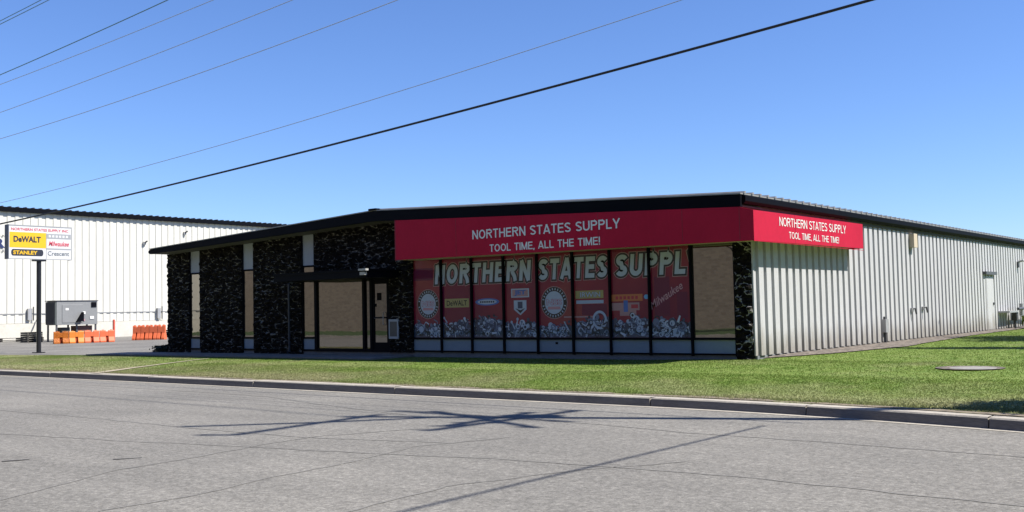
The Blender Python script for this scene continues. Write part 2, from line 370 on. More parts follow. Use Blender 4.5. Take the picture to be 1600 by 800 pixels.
# parking lot beside the left end of the store
mb = MB(); YLl = [y for y in YL if y >= -1.6 and y <= 60]
XLl = [x for x in XL if x <= -24]
def lot_y0(x): return -1.6
b = 0; n = len(YLl)
for x in XLl: mb.v += [(x, y, gz(x, y) + .008) for y in YLl]
for i in range(len(XLl) - 1):
    for j in range(n - 1):
        mb.f.append((i * n + j, (i + 1) * n + j, (i + 1) * n + j + 1, i * n + j + 1)); mb.m.append(0)
mb.mats = [M_lot]; tag(mb.build('parking_lot', smooth=True), kind='structure')
# street
mb = MB(); XR = list(range(-200, -40, 20)) + [x * .5 for x in range(-80, 61)] + [50, 90, 150]
for a, c in zip(XR, XR[1:]):
    mb.poly([(a, -23.6, -.40), (c, -23.6, -.40), (c, yk(c) + .05, -.40), (a, yk(a) + .05, -.40)], M_road)
road = tag(mb.build('road'), kind='structure')
# far verge, behind the camera
mb = MB(); mb.poly([(-200, -80, -.25), (150, -80, -.25), (150, -23.6, -.25), (-200, -23.6, -.25)], M_verge); tag(mb.build('verge'), kind='structure')
mb = MB(); mb.box((-200, -23.75, -.40), (150, -23.6, -.245), M_kerb); tag(mb.build('kerb'), kind='structure')
# kerb in cast sections with joints, and a narrow gutter lip
joints = [-61, -52, -43.5, -35, -26.4, -17.8, -12.9, -8.6, -4.05, 1.85, 4.62, 7.25, 10.2, 13.4]
mb = MB(); cur = -90
for j in joints + [30]:
    xs = list(np.arange(cur + .012, j - .012, .6)) + [j - .012]; jog = random.uniform(-.012, .012)
    top = -.25 + random.uniform(-.006, .006)
    for a, c in zip(xs, xs[1:]):
        A, B = yk(a) + jog, yk(c) + jog
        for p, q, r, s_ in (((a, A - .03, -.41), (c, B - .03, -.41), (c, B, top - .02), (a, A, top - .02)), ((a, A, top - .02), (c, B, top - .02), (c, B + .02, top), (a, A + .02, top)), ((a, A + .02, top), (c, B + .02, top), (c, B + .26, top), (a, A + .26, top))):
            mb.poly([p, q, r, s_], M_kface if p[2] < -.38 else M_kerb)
    for e, yy in ((xs[0], yk(xs[0]) + jog), (xs[-1], yk(xs[-1]) + jog)):
        mb.poly([(e, yy - .03, -.41), (e, yy, top - .02), (e, yy + .26, top), (e, yy + .26, -.41)], M_kerb)
    cur = j
mb.box((-90, -7.99 , -.45), (-89.9, -7.9, -.3), M_kerb)
for a, c in zip(XR, XR[1:]):
    mb.poly([(a, yk(a) - .17, -.395), (c, yk(c) - .17, -.395), (c, yk(c) - .02, -.395), (a, yk(a) - .02, -.395)], M_kerb)
tag(mb.build('kerb'), kind='structure')

# sealed cracks in the asphalt (ribbons 4 mm above the road)
mb = MB()
def ribbon(mb, pts, wd, m, z, jit=.05, step=.12):
    P = []
    for (a, c) in zip(pts, pts[1:]):
        n = max(2, int(math.dist(a, c) / step))
        for k in range(n): P.append((a[0] + (c[0] - a[0]) * k / n, a[1] + (c[1] - a[1]) * k / n))
    P.append(pts[-1]); Q = []
    for i, (x, y) in enumerate(P):
        Q.append((x + jit * noise.noise((x * 2.1, y * 2.1, 0)) * 2, y + jit * noise.noise((x * 2.1, y * 2.1, 9)) * 2))
    prev = None
    for i in range(len(Q)):
        a = Q[max(0, i - 1)]; c = Q[min(len(Q) - 1, i + 1)]; dx, dy = c[0] - a[0], c[1] - a[1]; l = math.hypot(dx, dy) or 1
        ww = wd * (.55 + .9 * abs(noise.noise((Q[i][0] * 3, Q[i][1] * 3, 4))) * 1.6); nx, ny = -dy / l * ww / 2, dx / l * ww / 2
        cur = ((Q[i][0] + nx, Q[i][1] + ny, z), (Q[i][0] - nx, Q[i][1] - ny, z))
        if prev: mb.poly([prev[0], prev[1], cur[1], cur[0]], m)
        prev = cur
for pts, wd in ((((-22, -9.1), (-12.8, -9.32), (-8.9, -9.47), (-6.1, -9.61), (-3.76, -10.3), (-1, -10.9)), .045),
                (((-16, -13.4), (-8.05, -13.8), (-5.77, -13.74), (-2.09, -13.82), (-.08, -13.73), (2, -13.2)), .03),
                (((1.02, -18.3), (.27, -16.7), (.17, -15.7), (-.04, -14.3), (-.05, -13.6), (.6, -12.2)), .028),
                (((2.34, -18.1), (2.4, -17.2), (2.19, -16.1), (2.11, -14.85), (1.86, -13.7), (2.3, -12.4)), .028),
                (((.5, -10.5), (2.48, -10.63), (4.16, -10.91), (6.05, -10.94), (8.16, -11.11), (11, -11.3)), .035),
                (((4.2, -17), (4.11, -15.6), (4.6, -14.2), (5.3, -13.1)), .025),
                (((-9, -15.9), (-4.59, -15.68), (-1.97, -15.21), (.3, -14.67), (2.34, -14.26), (3.25, -13.97), (6, -13.7), (9.5, -13.9)), .028),
                ):
    ribbon(mb, pts, wd * 1.25, M_crack, -.396, .025)
tag(mb.build('sealed_cracks', road), 'thin dark sealed cracks wandering across the asphalt')
mb = MB()
for pts in (((-1.62, -17.06), (-1.47, -16.8)), ((-.53, -16.27), (-.34, -16.03))): ribbon(mb, pts, .05, M_pothole, -.394, .02, .04)
mb.build('asphalt_scar', road)

# dirt: worn path from the kerb to the lot, gravel bed, walk
def strip(name, left, right, m, dz):
    mb = MB(); 
    for i in range(len(left) - 1):
        for k in range(8):
            t0, t1 = k / 8, (k + 1) / 8
            def P(t, L_): x = L_[i][0] + (L_[i + 1][0] - L_[i][0]) * t; y = L_[i][1] + (L_[i + 1][1] - L_[i][1]) * t; return (x, y, gz(x, y) + dz)
            mb.poly([P(t0, left), P(t1, left), P(t1, right), P(t0, right)], m)
    return mb.build(name)
tag(strip('dirt_path', [(-15.5, -7.9), (-16.6, -6.1), (-17.3, -4.5), (-18.0, -2.6)], [(-15.95, -7.9), (-16.85, -6.1), (-17.48, -4.5), (-18.12, -2.6)], M_dirt, .02), kind='structure')
mb = MB(); gl = [(0, .3), (.72, 2.9), (1.05, 5.6), (1.25, 7.3), (1.0, 10), (.85, 12.7), (.6, 17), (.5, 21), (.5, 30)]
for (x0, y0), (x1, y1) in zip(gl, gl[1:]):
    for k in range(10):
        a = k / 10; c = (k + 1) / 10; xa = x0 + (x1 - x0) * a; xc = x0 + (x1 - x0) * c; ya = y0 + (y1 - y0) * a; yc = y0 + (y1 - y0) * c
        xa2 = xa + .07 * noise.noise((ya * 2, 0, 0)); xc2 = xc + .07 * noise.noise((yc * 2, 0, 0))
        mb.poly([(-.02, ya, .0), (max(0.02, xa2), ya, gz(xa, ya) + .022), (max(.02, xc2), yc, gz(xc, yc) + .022), (-.02, yc, .0)], M_gravel)
tag(mb.build('gravel_bed'), kind='structure')
mb = MB(); xs = [-27.2, -25.6, -24, -22.4, -20.8, -19.2, -17.6, -16, -14.4, -12.8, -11.25]
for a, c in zip(xs, xs[1:]):
    za, zc = gz(a, -1) + .05, gz(c, -1) + .05
    mb.prism([(a + .01, -1.75, za - .1), (c - .01, -1.75, zc - .1), (c - .01, -1.75, zc), (a + .01, -1.75, za)], (0, 1.73, 0), M_conc)
tag(mb.build('sidewalk'), kind='structure')
# bare dry soil fringe behind the kerb
mb = MB(); xs = np.arange(-60, 14, .25)
for a, c in zip(xs, xs[1:]):
    wa, wc = [.30 + max(0, .10 + .35 * noise.noise((v * 1.3, 3, 0)) + .12 * noise.noise((v * 6, 5, 0))) for v in (a, c)]
    mb.poly([(a, yk(a) + .262, -.243), (c, yk(c) + .262, -.243), (c, yk(c) + wc, gz(c, yk(c) + wc) + .013), (a, yk(a) + wa, gz(a, yk(a) + wa) + .013)], M_soil)
tag(mb.build('soil'), kind='structure')
M_cover = dirty(mat('old_cover', (.24, .23, .21), .9), (.24, .23, .21), .4, ns=4)
# concrete cover sunk in the lawn
mb = MB(); hc = thing('manhole', 'flat round concrete cover sunk in the lawn right of the store', 'manhole cover', (5.38, -2.0, gz(5.38, -2)))
zc = gz(5.38, -2.0)
mb.tube([(5.38, -2.05, zc - .1), (5.38, -2.05, zc + .02)], .42, M_cover, 30); mb.build('cover', hc, bevel=.01)
mb = MB(); disc(mb, (5.30, -1.95, zc + .016), (1, 0, 0), (0, 1, 0), .62, .62, M_gravel, 0, 30); mb.build('dirt_ring', hc)

# ------------------------------------------------------------------ the store
XW = -24.22                         # left end of the facade; the right end is x = 0
ZE, ZRG, XRG = 3.83, 4.36, -12.0    # roof top at the eaves and at the ridge
XE0, XE1, YF = -23.95, .16, -.93
def zr(x): return ZE + (ZRG - ZE) * (1 - abs(x - XRG) / (XE1 - XRG))
YB = 38                             # depth of the building
store = thing('store_building', 'low black stone and ribbed white metal store with a shallow gabled roof', 'store', (-12, 0, 0))

# core volume behind the cladding so no light leaks
mb = MB(); pts = [(XW + .1, .25, -.3), (-.12, .25, -.3), (-.12, .25, zr(-.1) - .35), (XRG, .25, ZRG - .32), (XW + .1, .25, zr(XW) - .35)]
mb.prism(pts, (0, YB - .3, 0), M_dgrey); mb.build('inner_wall', store)
# roof: slabs with fascia
mb = MB()
mb.prism([(XE1, YF, ZE - .31), (XE1, YF, ZE - .02), (XRG, YF, ZRG - .02), (XE0 - .1, YF, ZE - .03), (XE0 - .22, YF, ZE - .09), (XE0 - .22, YF, ZE - .16), (XE0 - .1, YF, ZE - .21), (XRG, YF, ZRG - .33)], (0, .10, 0), M_dark)
mb.build('fascia', store)
mb = MB()
mb.prism([(XE1 + .02, YF - .02, ZE - .018), (XE1 + .02, YF - .02, ZE + .012), (XRG, YF - .02, ZRG + .012), (XE0 - .14, YF - .02, ZE - .0), (XE0 - .14, YF - .02, ZE - .024), (XRG, YF - .02, ZRG - .018)], (0, YB + 1, 0), M_roof)
y = YF + .12
while y < YB:
    mb.prism([(XE1 + .05, y, ZE + .014), (XRG + .1, y, ZRG + .012), (XRG + .1, y + .03, ZRG + .055), (XE1 + .05, y + .03, ZE + .060)], (0, .07, 0), M_roof); y += .43
mb.box((XRG - .16, YF - .05, ZRG - .01), (XRG + .16, YB, ZRG + .055), M_dark)
roof = mb.build('roof', store)
mb = MB()                            # soffits
mb.prism([(XE1 - .02, YF + .10, ZE - .30), (XRG, YF + .10, ZRG - .31), (XE0, YF + .10, ZE - .21), (XE0, YF + .10, ZE - .19), (XRG, YF + .10, ZRG - .28), (XE1 - .02, YF + .10, ZE - .27)], (0, 1.1, 0), M_soffit)
mb.build('soffit', store)
mb = MB()                            # gutter on the right eave
mb.prism([(.10, YF + .11, 3.60), (.20, YF + .11, 3.60), (.24, YF + .11, 3.66), (.24, YF + .11, 3.78), (.21, YF + .11, 3.795), (.10, YF + .11, 3.795)], (0, YB + .6, 0), M_dark)
mb.prism([(.0, YF + .11, 3.46), (.10, YF + .11, 3.50), (.10, YF + .11, 3.59), (.0, YF + .11, 3.59)], (0, YB + .6, 0), M_soffit)
mb.build('gutter', store)

# ribbed side walls
def ribbed(name, x, y0, y1, z0, z1, sgn, m, per=.43, dep=.07, top=.27, parent=None, plate=None):
    mb = MB(); y = y0; P = []
    while y < y1:
        P += [(0, y), (0, y + per - top - .035), (dep, y + per - top - .02), (dep, y + per - .03)]; y += per
    P = [(a, min(c, y1)) for a, c in P] + [(0, y1)]
    for (a, c), (d, e) in zip(P, P[1:]):
        if e - c < 1e-5 and abs(a - d) < 1e-5: continue
        mb.poly([(x + sgn * a, c, z0), (x + sgn * d, e, z0), (x + sgn * d, e, z1), (x + sgn * a, c, z1)], m)
    return mb.build(name, parent)
ribbed('metal_wall', 0.0, .0, YB, .02, 3.62, 1, M_corr, parent=store)
ribbed('metal_wall', XW, .12, YB, -.2, 3.62, -1, M_corr, parent=store)
mb = MB(); mb.box((-.1, .0, -.25), (.03, YB, .015), M_found); mb.box((-.47, -.01, -.25), (-11.2, .12, .035), M_found); mb.box((XW, .0, -.35), (-15.6, .12, .0), M_found); mb.box((-11.2, 0.0, -.3), (-15.6, .12, .04), M_found)
mb.box((-.02, -.06, .02), (.015, .0, 3.5), M_corr)
mb.build('foundation', store)

# stone veneer: rough relief panels
def stone_panel(x0, x1, z0, z1f, m, prot=.05, rag=.05, st=.045, seed=0):
    nx = max(3, int((x1 - x0) / st)); mb = MB(); V = {}
    nz = max(3, int((z1f((x0 + x1) / 2) - z0) / st))
    for i in range(nx + 1):
        for j in range(nz + 1):
            x = x0 + (x1 - x0) * i / nx; zt = z1f(x); z = z0 + (zt - z0) * j / nz
            d = noise.voronoi(Vector((x * 3.6 + seed, 0, z * 6.2)))[0]
            h = min(.10, max(0, (d[1] - d[0])) * .26) + .03 * noise.noise((x * 9, seed, z * 9))
            if i in (0, nx): x += (1 if i else -1) * rag * (noise.noise((z * 9, seed + i, 3)) + .2); h *= .5
            V[i, j] = len(mb.v); mb.v.append((x, -(prot + h), z))
    for i in range(nx):
        for j in range(nz): mb.f.append((V[i, j], V[i + 1, j], V[i + 1, j + 1], V[i, j + 1])); mb.m.append(0)
    mb.mats = [m]
    for i in (0, nx):                 # returns
        for j in range(nz):
            a, c = mb.v[V[i, j]], mb.v[V[i, j + 1]]; mb.poly([a, c, (c[0], .06, c[2]), (a[0], .06, a[2])], m)
    for i in range(nx):
        for j in (0, nz):
            a, c = mb.v[V[i, j]], mb.v[V[i + 1, j]]; mb.poly([a, c, (c[0], .06, c[2]), (a[0], .06, a[2])], m)
    o = mb.build('stone_wall', store); return o
rt = lambda x: zr(x) - .20
stone_panel(-.47, -.03, -.1, lambda x: 3.4, M_stone_big, .05, .012, seed=3)
stone_panel(XW, -22.86, -.15, rt, M_stone, seed=1)
stone_panel(-22.13, -19.66, -.12, rt, M_stone, seed=2)
stone_panel(-18.95, -16.43, -.1, rt, M_stone, seed=4)
stone_panel(-15.72, -11.22, 2.50, rt, M_stone, rag=0, seed=5)
stone_panel(-12.20, -11.24, .0, lambda x: 2.50, M_stone, .055, .01, seed=6)

# narrow strip windows between the stone piers
def strip_window(x0, x1, split=2.84, sill=.44, lab=None):
    mb = MB(); t = .045
    mb.box((x0, -.05, .0), (x0 + t, .05, rt(x0)), M_frame); mb.box((x1 - t, -.05, .0), (x1, .05, rt(x1)), M_frame)
    for z in (.03, sill, split): mb.box((x0 + t, -.045, z - .03), (x1 - t, .05, z + .03), M_frame)
    f = mb.build('window', store)
    mb = MB(); mb.box((x0 + t, -.005, sill + .03), (x1 - t, .02, split - .03), M_glass); mb.build('pane', f)
    mb = MB(); mb.prism([(x0 + t, -.012, split + .03), (x1 - t, -.012, split + .03), (x1 - t, -.012, rt(x1)), (x0 + t, -.012, rt(x0))], (0, .03, 0), M_panelgrey); mb.build('upper_panel', f)
    mb = MB(); mb.box((x0 + t, -.012, .06), (x1 - t, .02, sill - .03), M_panelblue); mb.build('lower_panel', f)
for a, c in ((-22.84, -22.15), (-19.64, -18.97), (-16.41, -15.74)): strip_window(a, c)

# entrance: big pane, sidelight, glazed door
ent = MB()
for x in (-15.69, -13.40, -13.06, -12.24): ent.box((x - .055, -.07, .0), (x + .05, .05, 2.48), M_frame)
for a, c, zz in ((-15.64, -13.45, (.06, 2.38)), (-13.35, -13.11, (.06, 2.34)), (-13.01, -12.29, (.04, 2.34))):
    for z in zz: ent.box((a, -.06, z - .06 if z > 1 else 0), (c, .05, z + .10 if z > 1 else z + .04), M_frame)
f = ent.build('entrance_frame', store)
mb = MB(); mb.box((-15.64, -.01, .10), (-13.45, .02, 2.32), M_glass); mb.build('pane', f)
mb = MB(); mb.box((-13.35, -.01, .10), (-13.11, .02, 2.28), M_glass_dark); mb.build('pane', f)
d = MB()
d.box((-13.01, -.045, .045), (-12.93, .0, 2.27), M_frame); d.box((-12.37, -.045, .045), (-12.29, .0, 2.27), M_frame)
for z0, z1 in ((.045, .30), (1.05, 1.10), (2.14, 2.27)): d.box((-12.93, -.043, z0), (-12.37, .0, z1), M_frame)
dd = d.build('door', store)
mb = MB(); mb.box((-12.93, -.02, .30), (-12.37, -.01, 2.14), M_glass_dark); mb.build('pane', dd)
mb = MB(); mb.tube([(-12.48, -.05, .85), (-12.48, -.10, .87), (-12.48, -.10, 1.22), (-12.48, -.05, 1.24)], .014, M_galv); mb.tube([(-12.90, -.08, 1.06), (-12.42, -.08, 1.06)], .012, M_dgrey); mb.build('handle', dd)
mb = MB(); mb.box((-12.82, -.025, 1.62), (-12.62, -.021, 1.86), M_frame); mb.box((-12.93, -.026, 1.42), (-12.84, -.021, 1.52), M_frame); mb.build('door_sticker', dd)
mb = MB(); mb.box((-12.17, -.17, .42), (-11.76, -.13, 1.02), M_panelgrey); pb = mb.build('notice_case', store)
mb = MB(); mb.box((-12.12, -.176, .49), (-11.81, -.171, .95), M_dgrey); mb.build('notice_sheet', pb)
# canopy
mb = MB(); mb.box((-16.05, -1.5, 2.30), (-11.72, -.0, 2.53), M_frame); mb.box((-16.08, -1.53, 2.50), (-11.69, 0, 2.555), M_frame); can = mb.build('canopy', store)
mb = MB(); mb.tube([(-16.0, -.13, 2.36), (-16.85, -.16, 2.34), (-16.93, -.17, 2.28), (-16.93, -.17, -.02), (-16.93, -.26, -.06)], .035, mat('navy_pipe', (.02, .028, .045), .5), 8); mb.build('drain_pipe', can)
mb = MB(); mb.box((-11.90, -1.62, 2.37), (-11.68, -1.53, 2.46), M_lamp); mb.box((-11.92, -1.66, 2.50), (-11.60, -1.54, 2.56), M_lamp); mb.build('canopy_light', can)

# showroom windows
WA, WW, ZS, ZT = -.473, 1.2, .425, 2.86
names = []
for k in range(9):
    x1 = WA - k * WW; x0 = x1 - WW; t = .03
    mb = MB(); mb.box((x0, -.07, .0), (x0 + t, .04, ZT), M_frame); mb.box((x1 - t, -.07, .0), (x1, .04, ZT), M_frame)
    for z, h in ((.045, .02), (ZS, .028), (ZT - .02, .02)): mb.box((x0 + t, -.065, z - h), (x1 - t, .04, z + h), M_frame)
    f = mb.build('window', store)
    mb = MB(); mb.box((x0 + t, -.012, .065), (x1 - t, .02, ZS - .028), M_panelblue)
    if k == 4: mb.box((x0 + .58, -.02, .27), (x0 + .66, -.012, .33), M_frame)
    mb.build('lower_panel', f)
    mb = MB(); mb.box((x0 + t, .0, ZS + .028), (x1 - t, .02, ZT - .04), M_glass if k == 0 else M_film); o = mb.build('pane', f)
    if k: o['label'] = 'window pane covered in red printed film'
    else: o['label'] = 'clear reflecting pane with no printed film'
# printed graphics on the eight red panes (all flat, millimetres in front of the film)
UX, UZ = (1, 0, 0), (0, 0, 1)
def fp(x, z, d): return (x, -d, z)
mb = MB()
xa = WA - WW - .03; xb = WA - 9 * WW + .03
for x0, z0, x1, z1 in ((-11.24, 2.18, -10.42, 2.55), (-10.1, ZS + .03, -9.98, 2.0), (-2.75, 1.0, -2.3, 2.0), (-5.0, 1.05, -4.2, 1.34), (-2.1, .95, -1.8, 1.6)):
    mb.poly([fp(x0, z0, .0012), fp(x1, z0, .0012), fp(x1, z1, .0012), fp(x0, z1, .0012)], F_maroon); mb.build('printed_shape', store); mb = MB()
for x0, z0, x1, z1 in ((-5.6, .99, -4.5, 1.03), (-3.8, 1.02, -3.3, 1.2)): mb.poly([fp(x0, z0, .0014), fp(x1, z0, .0014), fp(x1, z1, .0014), fp(x0, z1, .0014)], F_pale); mb.build('printed_shape', store); mb = MB()
for txt, x0, x1, clip in (('NORTHERN', -10.40, -6.69, None), ('STATES', -6.50, -4.13, None), ('SUPPLY', -3.96, -1.34, 2.225)):
    mb = MB(); put_bold(mb, txt, (x0 + .05, 0, 2.05), UX, x1 - x0 - .1, .57, ((.115, F_pale, .0020), (.085, F_black, .0030), (-.0, F_white, .0040)), t=.215, slant=.10, gap=.15, clip=(clip - .02) if clip else None)
    mb.build('window_lettering', store)
def emblem(cx, cz, r):
    mb = MB(); c = (cx, 0, cz)
    disc(mb, c, UX, UZ, r, r, F_pale, .002); disc(mb, c, UX, UZ, r * .96, r * .96, F_black, .0025); disc(mb, c, UX, UZ, r * .70, r * .70, F_white, .003)
    n = 26
    for k in range(n):                # ring of small marks where the lettering runs
        t = 2 * math.pi * k / n
        if k in (0, 13): continue
        ux = Vector((-math.sin(t), 0, math.cos(t))); uy = Vector((math.cos(t), 0, math.sin(t))); p = Vector(c) + uy * r * .83
        mb.poly([p - ux * .016 - uy * .03 + Vector((0, -.0032, 0)), p + ux * .016 - uy * .03 + Vector((0, -.0032, 0)), p + ux * .016 + uy * .03 + Vector((0, -.0032, 0)), p - ux * .016 + uy * .03 + Vector((0, -.0032, 0))], F_white)
    put_text(mb, 'NSS', (cx - r * .56, 0, cz - r * .15), UX, r * 1.12, r * .36, ((.03, F_red, .0036), (-.01, F_white, .0042)), base_off=.02)
    mb.poly([fp(cx - r * .5, cz - r * .42, .0037), fp(cx + r * .5, cz - r * .42, .0037), fp(cx + r * .45, cz - r * .24, .0037), fp(cx - r * .45, cz - r * .24, .0037)], F_pink)
    mb.build('printed_emblem', store)
emblem(-10.64, 1.46, .45); emblem(-5.92, 1.41, .45)
def rect(mb, x0, z0, x1, z1, m, d): mb.poly([fp(x0, z0, d), fp(x1, z0, d), fp(x1, z1, d), fp(x0, z1, d)], m)
mb = MB(); rect(mb, -9.96, 1.34, -9.0, 1.60, F_yel, .002); put_text(mb, 'DeWALT', (-9.88, 0, 1.39), UX, .80, .16, ((0, F_black, .0028),), base_off=.025); mb.build('printed_logo', store)
mb = MB(); disc(mb, (-8.31, 0, 1.48), UX, UZ, .45, .105, F_blue, .002); disc(mb, (-8.31, 0, 1.48), UX, UZ, .36, .07, F_white, .0026); 
for k in range(7): rect(mb, -8.58 + k * .08, 1.455, -8.525 + k * .08, 1.505, F_black, .0032)
mb.build('printed_logo', store)
mb = MB(); rect(mb, -7.42, 1.58, -6.78, 1.83, F_white, .002); rect(mb, -7.38, 1.61, -6.82, 1.80, F_pale, .0026); put_text(mb, 'JET', (-7.30, 0, 1.625), UX, .40, .16, ((.02, F_blue, .0031),), base_off=.03)
mb.poly([fp(-7.33, 1.5, .002), fp(-7.33, 1.24, .002), fp(-7.1, 1.08, .002), fp(-6.88, 1.24, .002), fp(-6.88, 1.5, .002)], F_white); mb.poly([fp(-7.28, 1.28, .0026), fp(-7.1, 1.13, .0026), fp(-6.93, 1.28, .0026), fp(-7.1, 1.22, .0026)], F_black); rect(mb, -7.19, 1.27, -7.02, 1.46, F_t[1], .0027)
mb.build('printed_logo', store)
mb = MB(); rect(mb, -5.2, 1.50, -4.3, 1.71, F_yel, .002); put_text(mb, 'IRWIN', (-5.05, 0, 1.53), UX, .65, .14, ((.02, F_black, .0028), (-.005, F_white, .0033)), base_off=.02); rect(mb, -5.18, 1.36, -4.3, 1.45, F_t[3], .002); mb.build('printed_logo', store)
mb = MB(); rect(mb, -4.10, 1.40, -3.1, 1.58, F_orange, .002); rect(mb, -4.06, 1.16, -3.2, 1.36, F_pale, .002); rect(mb, -3.68, 1.12, -3.55, 1.42, F_blue, .0026); rect(mb, -3.45, 1.21, -3.24, 1.31, F_red, .0026)
for k in range(6): rect(mb, -3.92 + k * .12, 1.45, -3.84 + k * .12, 1.53, F_red, .0026)
disc(mb, (-2.99, 0, 1.50), UX, UZ, .07, .06, F_sky, .002); mb.build('printed_logo', store)
mb = MB(); a = R_(30); put_text(mb, 'Milwaukee', (-2.83, 0, 1.16), (math.cos(a), 0, math.sin(a)), 1.08, .20, ((.05, F_maroon, .002), (0, F_pink, .0028)), shear=.35, uy=(-math.sin(a), 0, math.cos(a)), base_off=.01); mb.build('printed_logo', store)
# collage of hand tools printed along the bottom
rnd = random.Random(5)
for k in range(1, 9):
    x1 = WA - k * WW - .035; x0 = x1 - WW + .07; mb = MB(); zb = ZS + .032; d = .005; topf = [1.0, 1.12, 1.12, .86, 1.02, 1.18, 1.08, 1.0][k - 1]
    H = lambda x: zb + (topf - zb) * (.72 + .30 * noise.noise((x * 2.3, k, 0)) + .16 * noise.noise((x * 9, k, 4)))
    n = 30
    for i in range(n):
        a = x0 + (x1 - x0) * i / n; c = x0 + (x1 - x0) * (i + 1) / n; mb.poly([fp(a, zb, d), fp(c, zb, d), fp(c, H(c), d), fp(a, H(a), d)], F_t[1])
    for q in range(120):
        d += .00008; cx = rnd.uniform(x0 + .06, x1 - .06); hh = H(cx); cz = rnd.uniform(zb + .04, hh + (.10 if rnd.random() < .25 else 0)); s_ = rnd.uniform(.022, .085) * rnd.choice((.7, 1, 1, 1.6)); s_ = min(s_, cx - x0, x1 - cx, max(.02, cz - zb))
        m = rnd.choices(F_t, (3, 2, 3, 3, 1.2))[0]; kind = rnd.random()
        if kind < .28: disc(mb, (cx, 0, cz), UX, UZ, s_, s_, m, d, 14, inner=.55)
        elif kind < .45: disc(mb, (cx, 0, cz), UX, UZ, s_ * .8, s_ * .8, m, d, 12)
        else:
            t = rnd.uniform(0, 3.14); ux = Vector((math.cos(t), 0, math.sin(t))); uy = Vector((-math.sin(t), 0, math.cos(t))); c = Vector(fp(cx, cz, d)); wd = s_ * rnd.uniform(.15, .4)
            mb.poly([c - ux * s_ - uy * wd, c + ux * s_ - uy * wd * .6, c + ux * s_ + uy * wd * .6, c - ux * s_ + uy * wd], m)
            if kind > .8: disc(mb, c + ux * s_ * .8, UX, UZ, wd * 1.8, wd * 1.8, m, .00004, 8)
    if k == 5:
        disc(mb, (-4.43, 0, .92), UX, UZ, .23, .25, F_t[3], .014, 24, inner=.72)
    mb.build('printed_tools', store)

# things fixed to the ribbed side wall
def wall_bits():
    mb = MB(); mb.box((.0, 21.02, .0), (.085, 22.25, 2.14), M_corr); dr = mb.build('door', store); dr['label'] = 'white steel side door in the ribbed wall'
    mb = MB(); mb.box((.086, 21.12, .03), (.095, 22.15, 2.06), M_corr); mb.box((.095, 22.0, 1.0), (.14, 22.08, 1.1), M_dgrey); mb.build('leaf', dr)
    mb = MB(); mb.box((.056, 20.75, 2.22), (.2, 22.45, 2.34), M_dgrey); mb.build('door_hood', store)
    mb = MB(); mb.box((.056, 11.6, 2.99), (.24, 11.95, 3.44), M_tanbox); mb.build('vent_box', store)
    mb = MB(); mb.box((.056, 8.72, .30), (.18, 8.98, .70), M_galv); mb.tube([(.11, 8.85, .3), (.11, 8.85, -.05)], .035, M_dgrey); mb.tube([(.1, 8.85, .7), (.1, 8.85, .78)], .03, M_dgrey); mb.build('meter_box', store)
    for y, z in ((11.55, .97), (12.75, 1.0)):
        mb = MB(); mb.box((.056, y - .09, z - .08), (.14, y + .09, z + .04), M_galv); mb.tube([(.1, y, z), (.2, y, z + .02), (.22, y + .05, z - .16)], .03, M_dgrey); mb.build('hose_bib', store)
    for y, z in ((26.6, 2.85), (31, 3.1)):
        mb = MB(); mb.box((.056, y - .08, z - .25), (.14, y + .08, z), M_dgrey); mb.tube([(.1, y, z), (.3, y + .05, z + .06), (.42, y + .15, z + .0)], .05, M_galv); mb.build('wall_lamp', store)
wall_bits()

# ------------------------------------------------------------------ red sign band wrapped round the corner
sign = thing('awning_sign', 'long red sign band wrapping the corner under the roof edge', 'sign', (-5, -.95, 2.8))
ZB = 2.775; XS = .49; YS1 = 6.15; YFR = -.96
mb = MB()
mb.prism([(-11.06, YFR, ZB + .02), (XS, YFR, ZB - .06), (XS, YFR, 3.42), (.14, YFR, 3.515), (-11.06, YFR, zr(-11.06) - .335)], (0, .05, 0), M_red)
mb.build('front_panel', sign)
mb = MB(); mb.prism([(XS, YFR + .051, ZB - .06), (XS, YS1, ZB - .02), (XS, YS1, 3.45), (XS, YFR + .051, 3.42)], (-.04, 0, 0), M_red); mb.build('side_panel', sign)
mb = MB(); mb.box((XS - .042, YS1, ZB - .02), (.06, YS1 + .02, 3.44), M_red); mb.poly([(XS - .002, YFR + .05, 3.421), (XS - .002, YS1, 3.451), (.1, YS1, 3.49), (.1, YFR + .05, 3.50)], M_red); mb.build('end_cap', sign)
mb = MB(); mb.box((XS + .003, YFR - .004, ZB - .072), (XS - .03, YS1 + .02, ZB - .061), M_red); mb.poly([(-11.0, YFR + .051, ZB + .02), (XS - .05, YFR + .051, ZB - .03), (XS - .05, -.075, ZB - .03), (-11.0, -.075, ZB + .02)], M_tanbox)
mb.poly([(.06, .0, ZB + .0), (XS - .042, .0, ZB - .02), (XS - .042, YS1, ZB + .0), (.06, YS1, ZB + .02)], M_tanbox); mb.build('underside', sign)
mb = MB(); M_seam = mat('panel_seam', (.22, .005, .02), .6)
for x in (-8.62, -6.2, -3.78, -1.36): mb.box((x - .007, YFR - .003, ZB + .03), (x + .007, YFR, zr(x) - .345), M_seam); mb.build('panel_seam', sign); mb = MB()
for y in (1.4, 3.8): mb.box((XS, y - .007, ZB - .04), (XS + .003, y + .007, 3.42), M_seam); mb.build('panel_seam', sign); mb = MB()
mb.box((-11.05, YFR - .004, ZB + .0), (-11.02, YFR, 3.98), M_seam); mb.build('panel_seam', sign); mb = MB(); mb.box((.13, YFR - .003, ZB - .03), (.145, YFR, 3.50), M_seam); mb.build('panel_seam', sign)
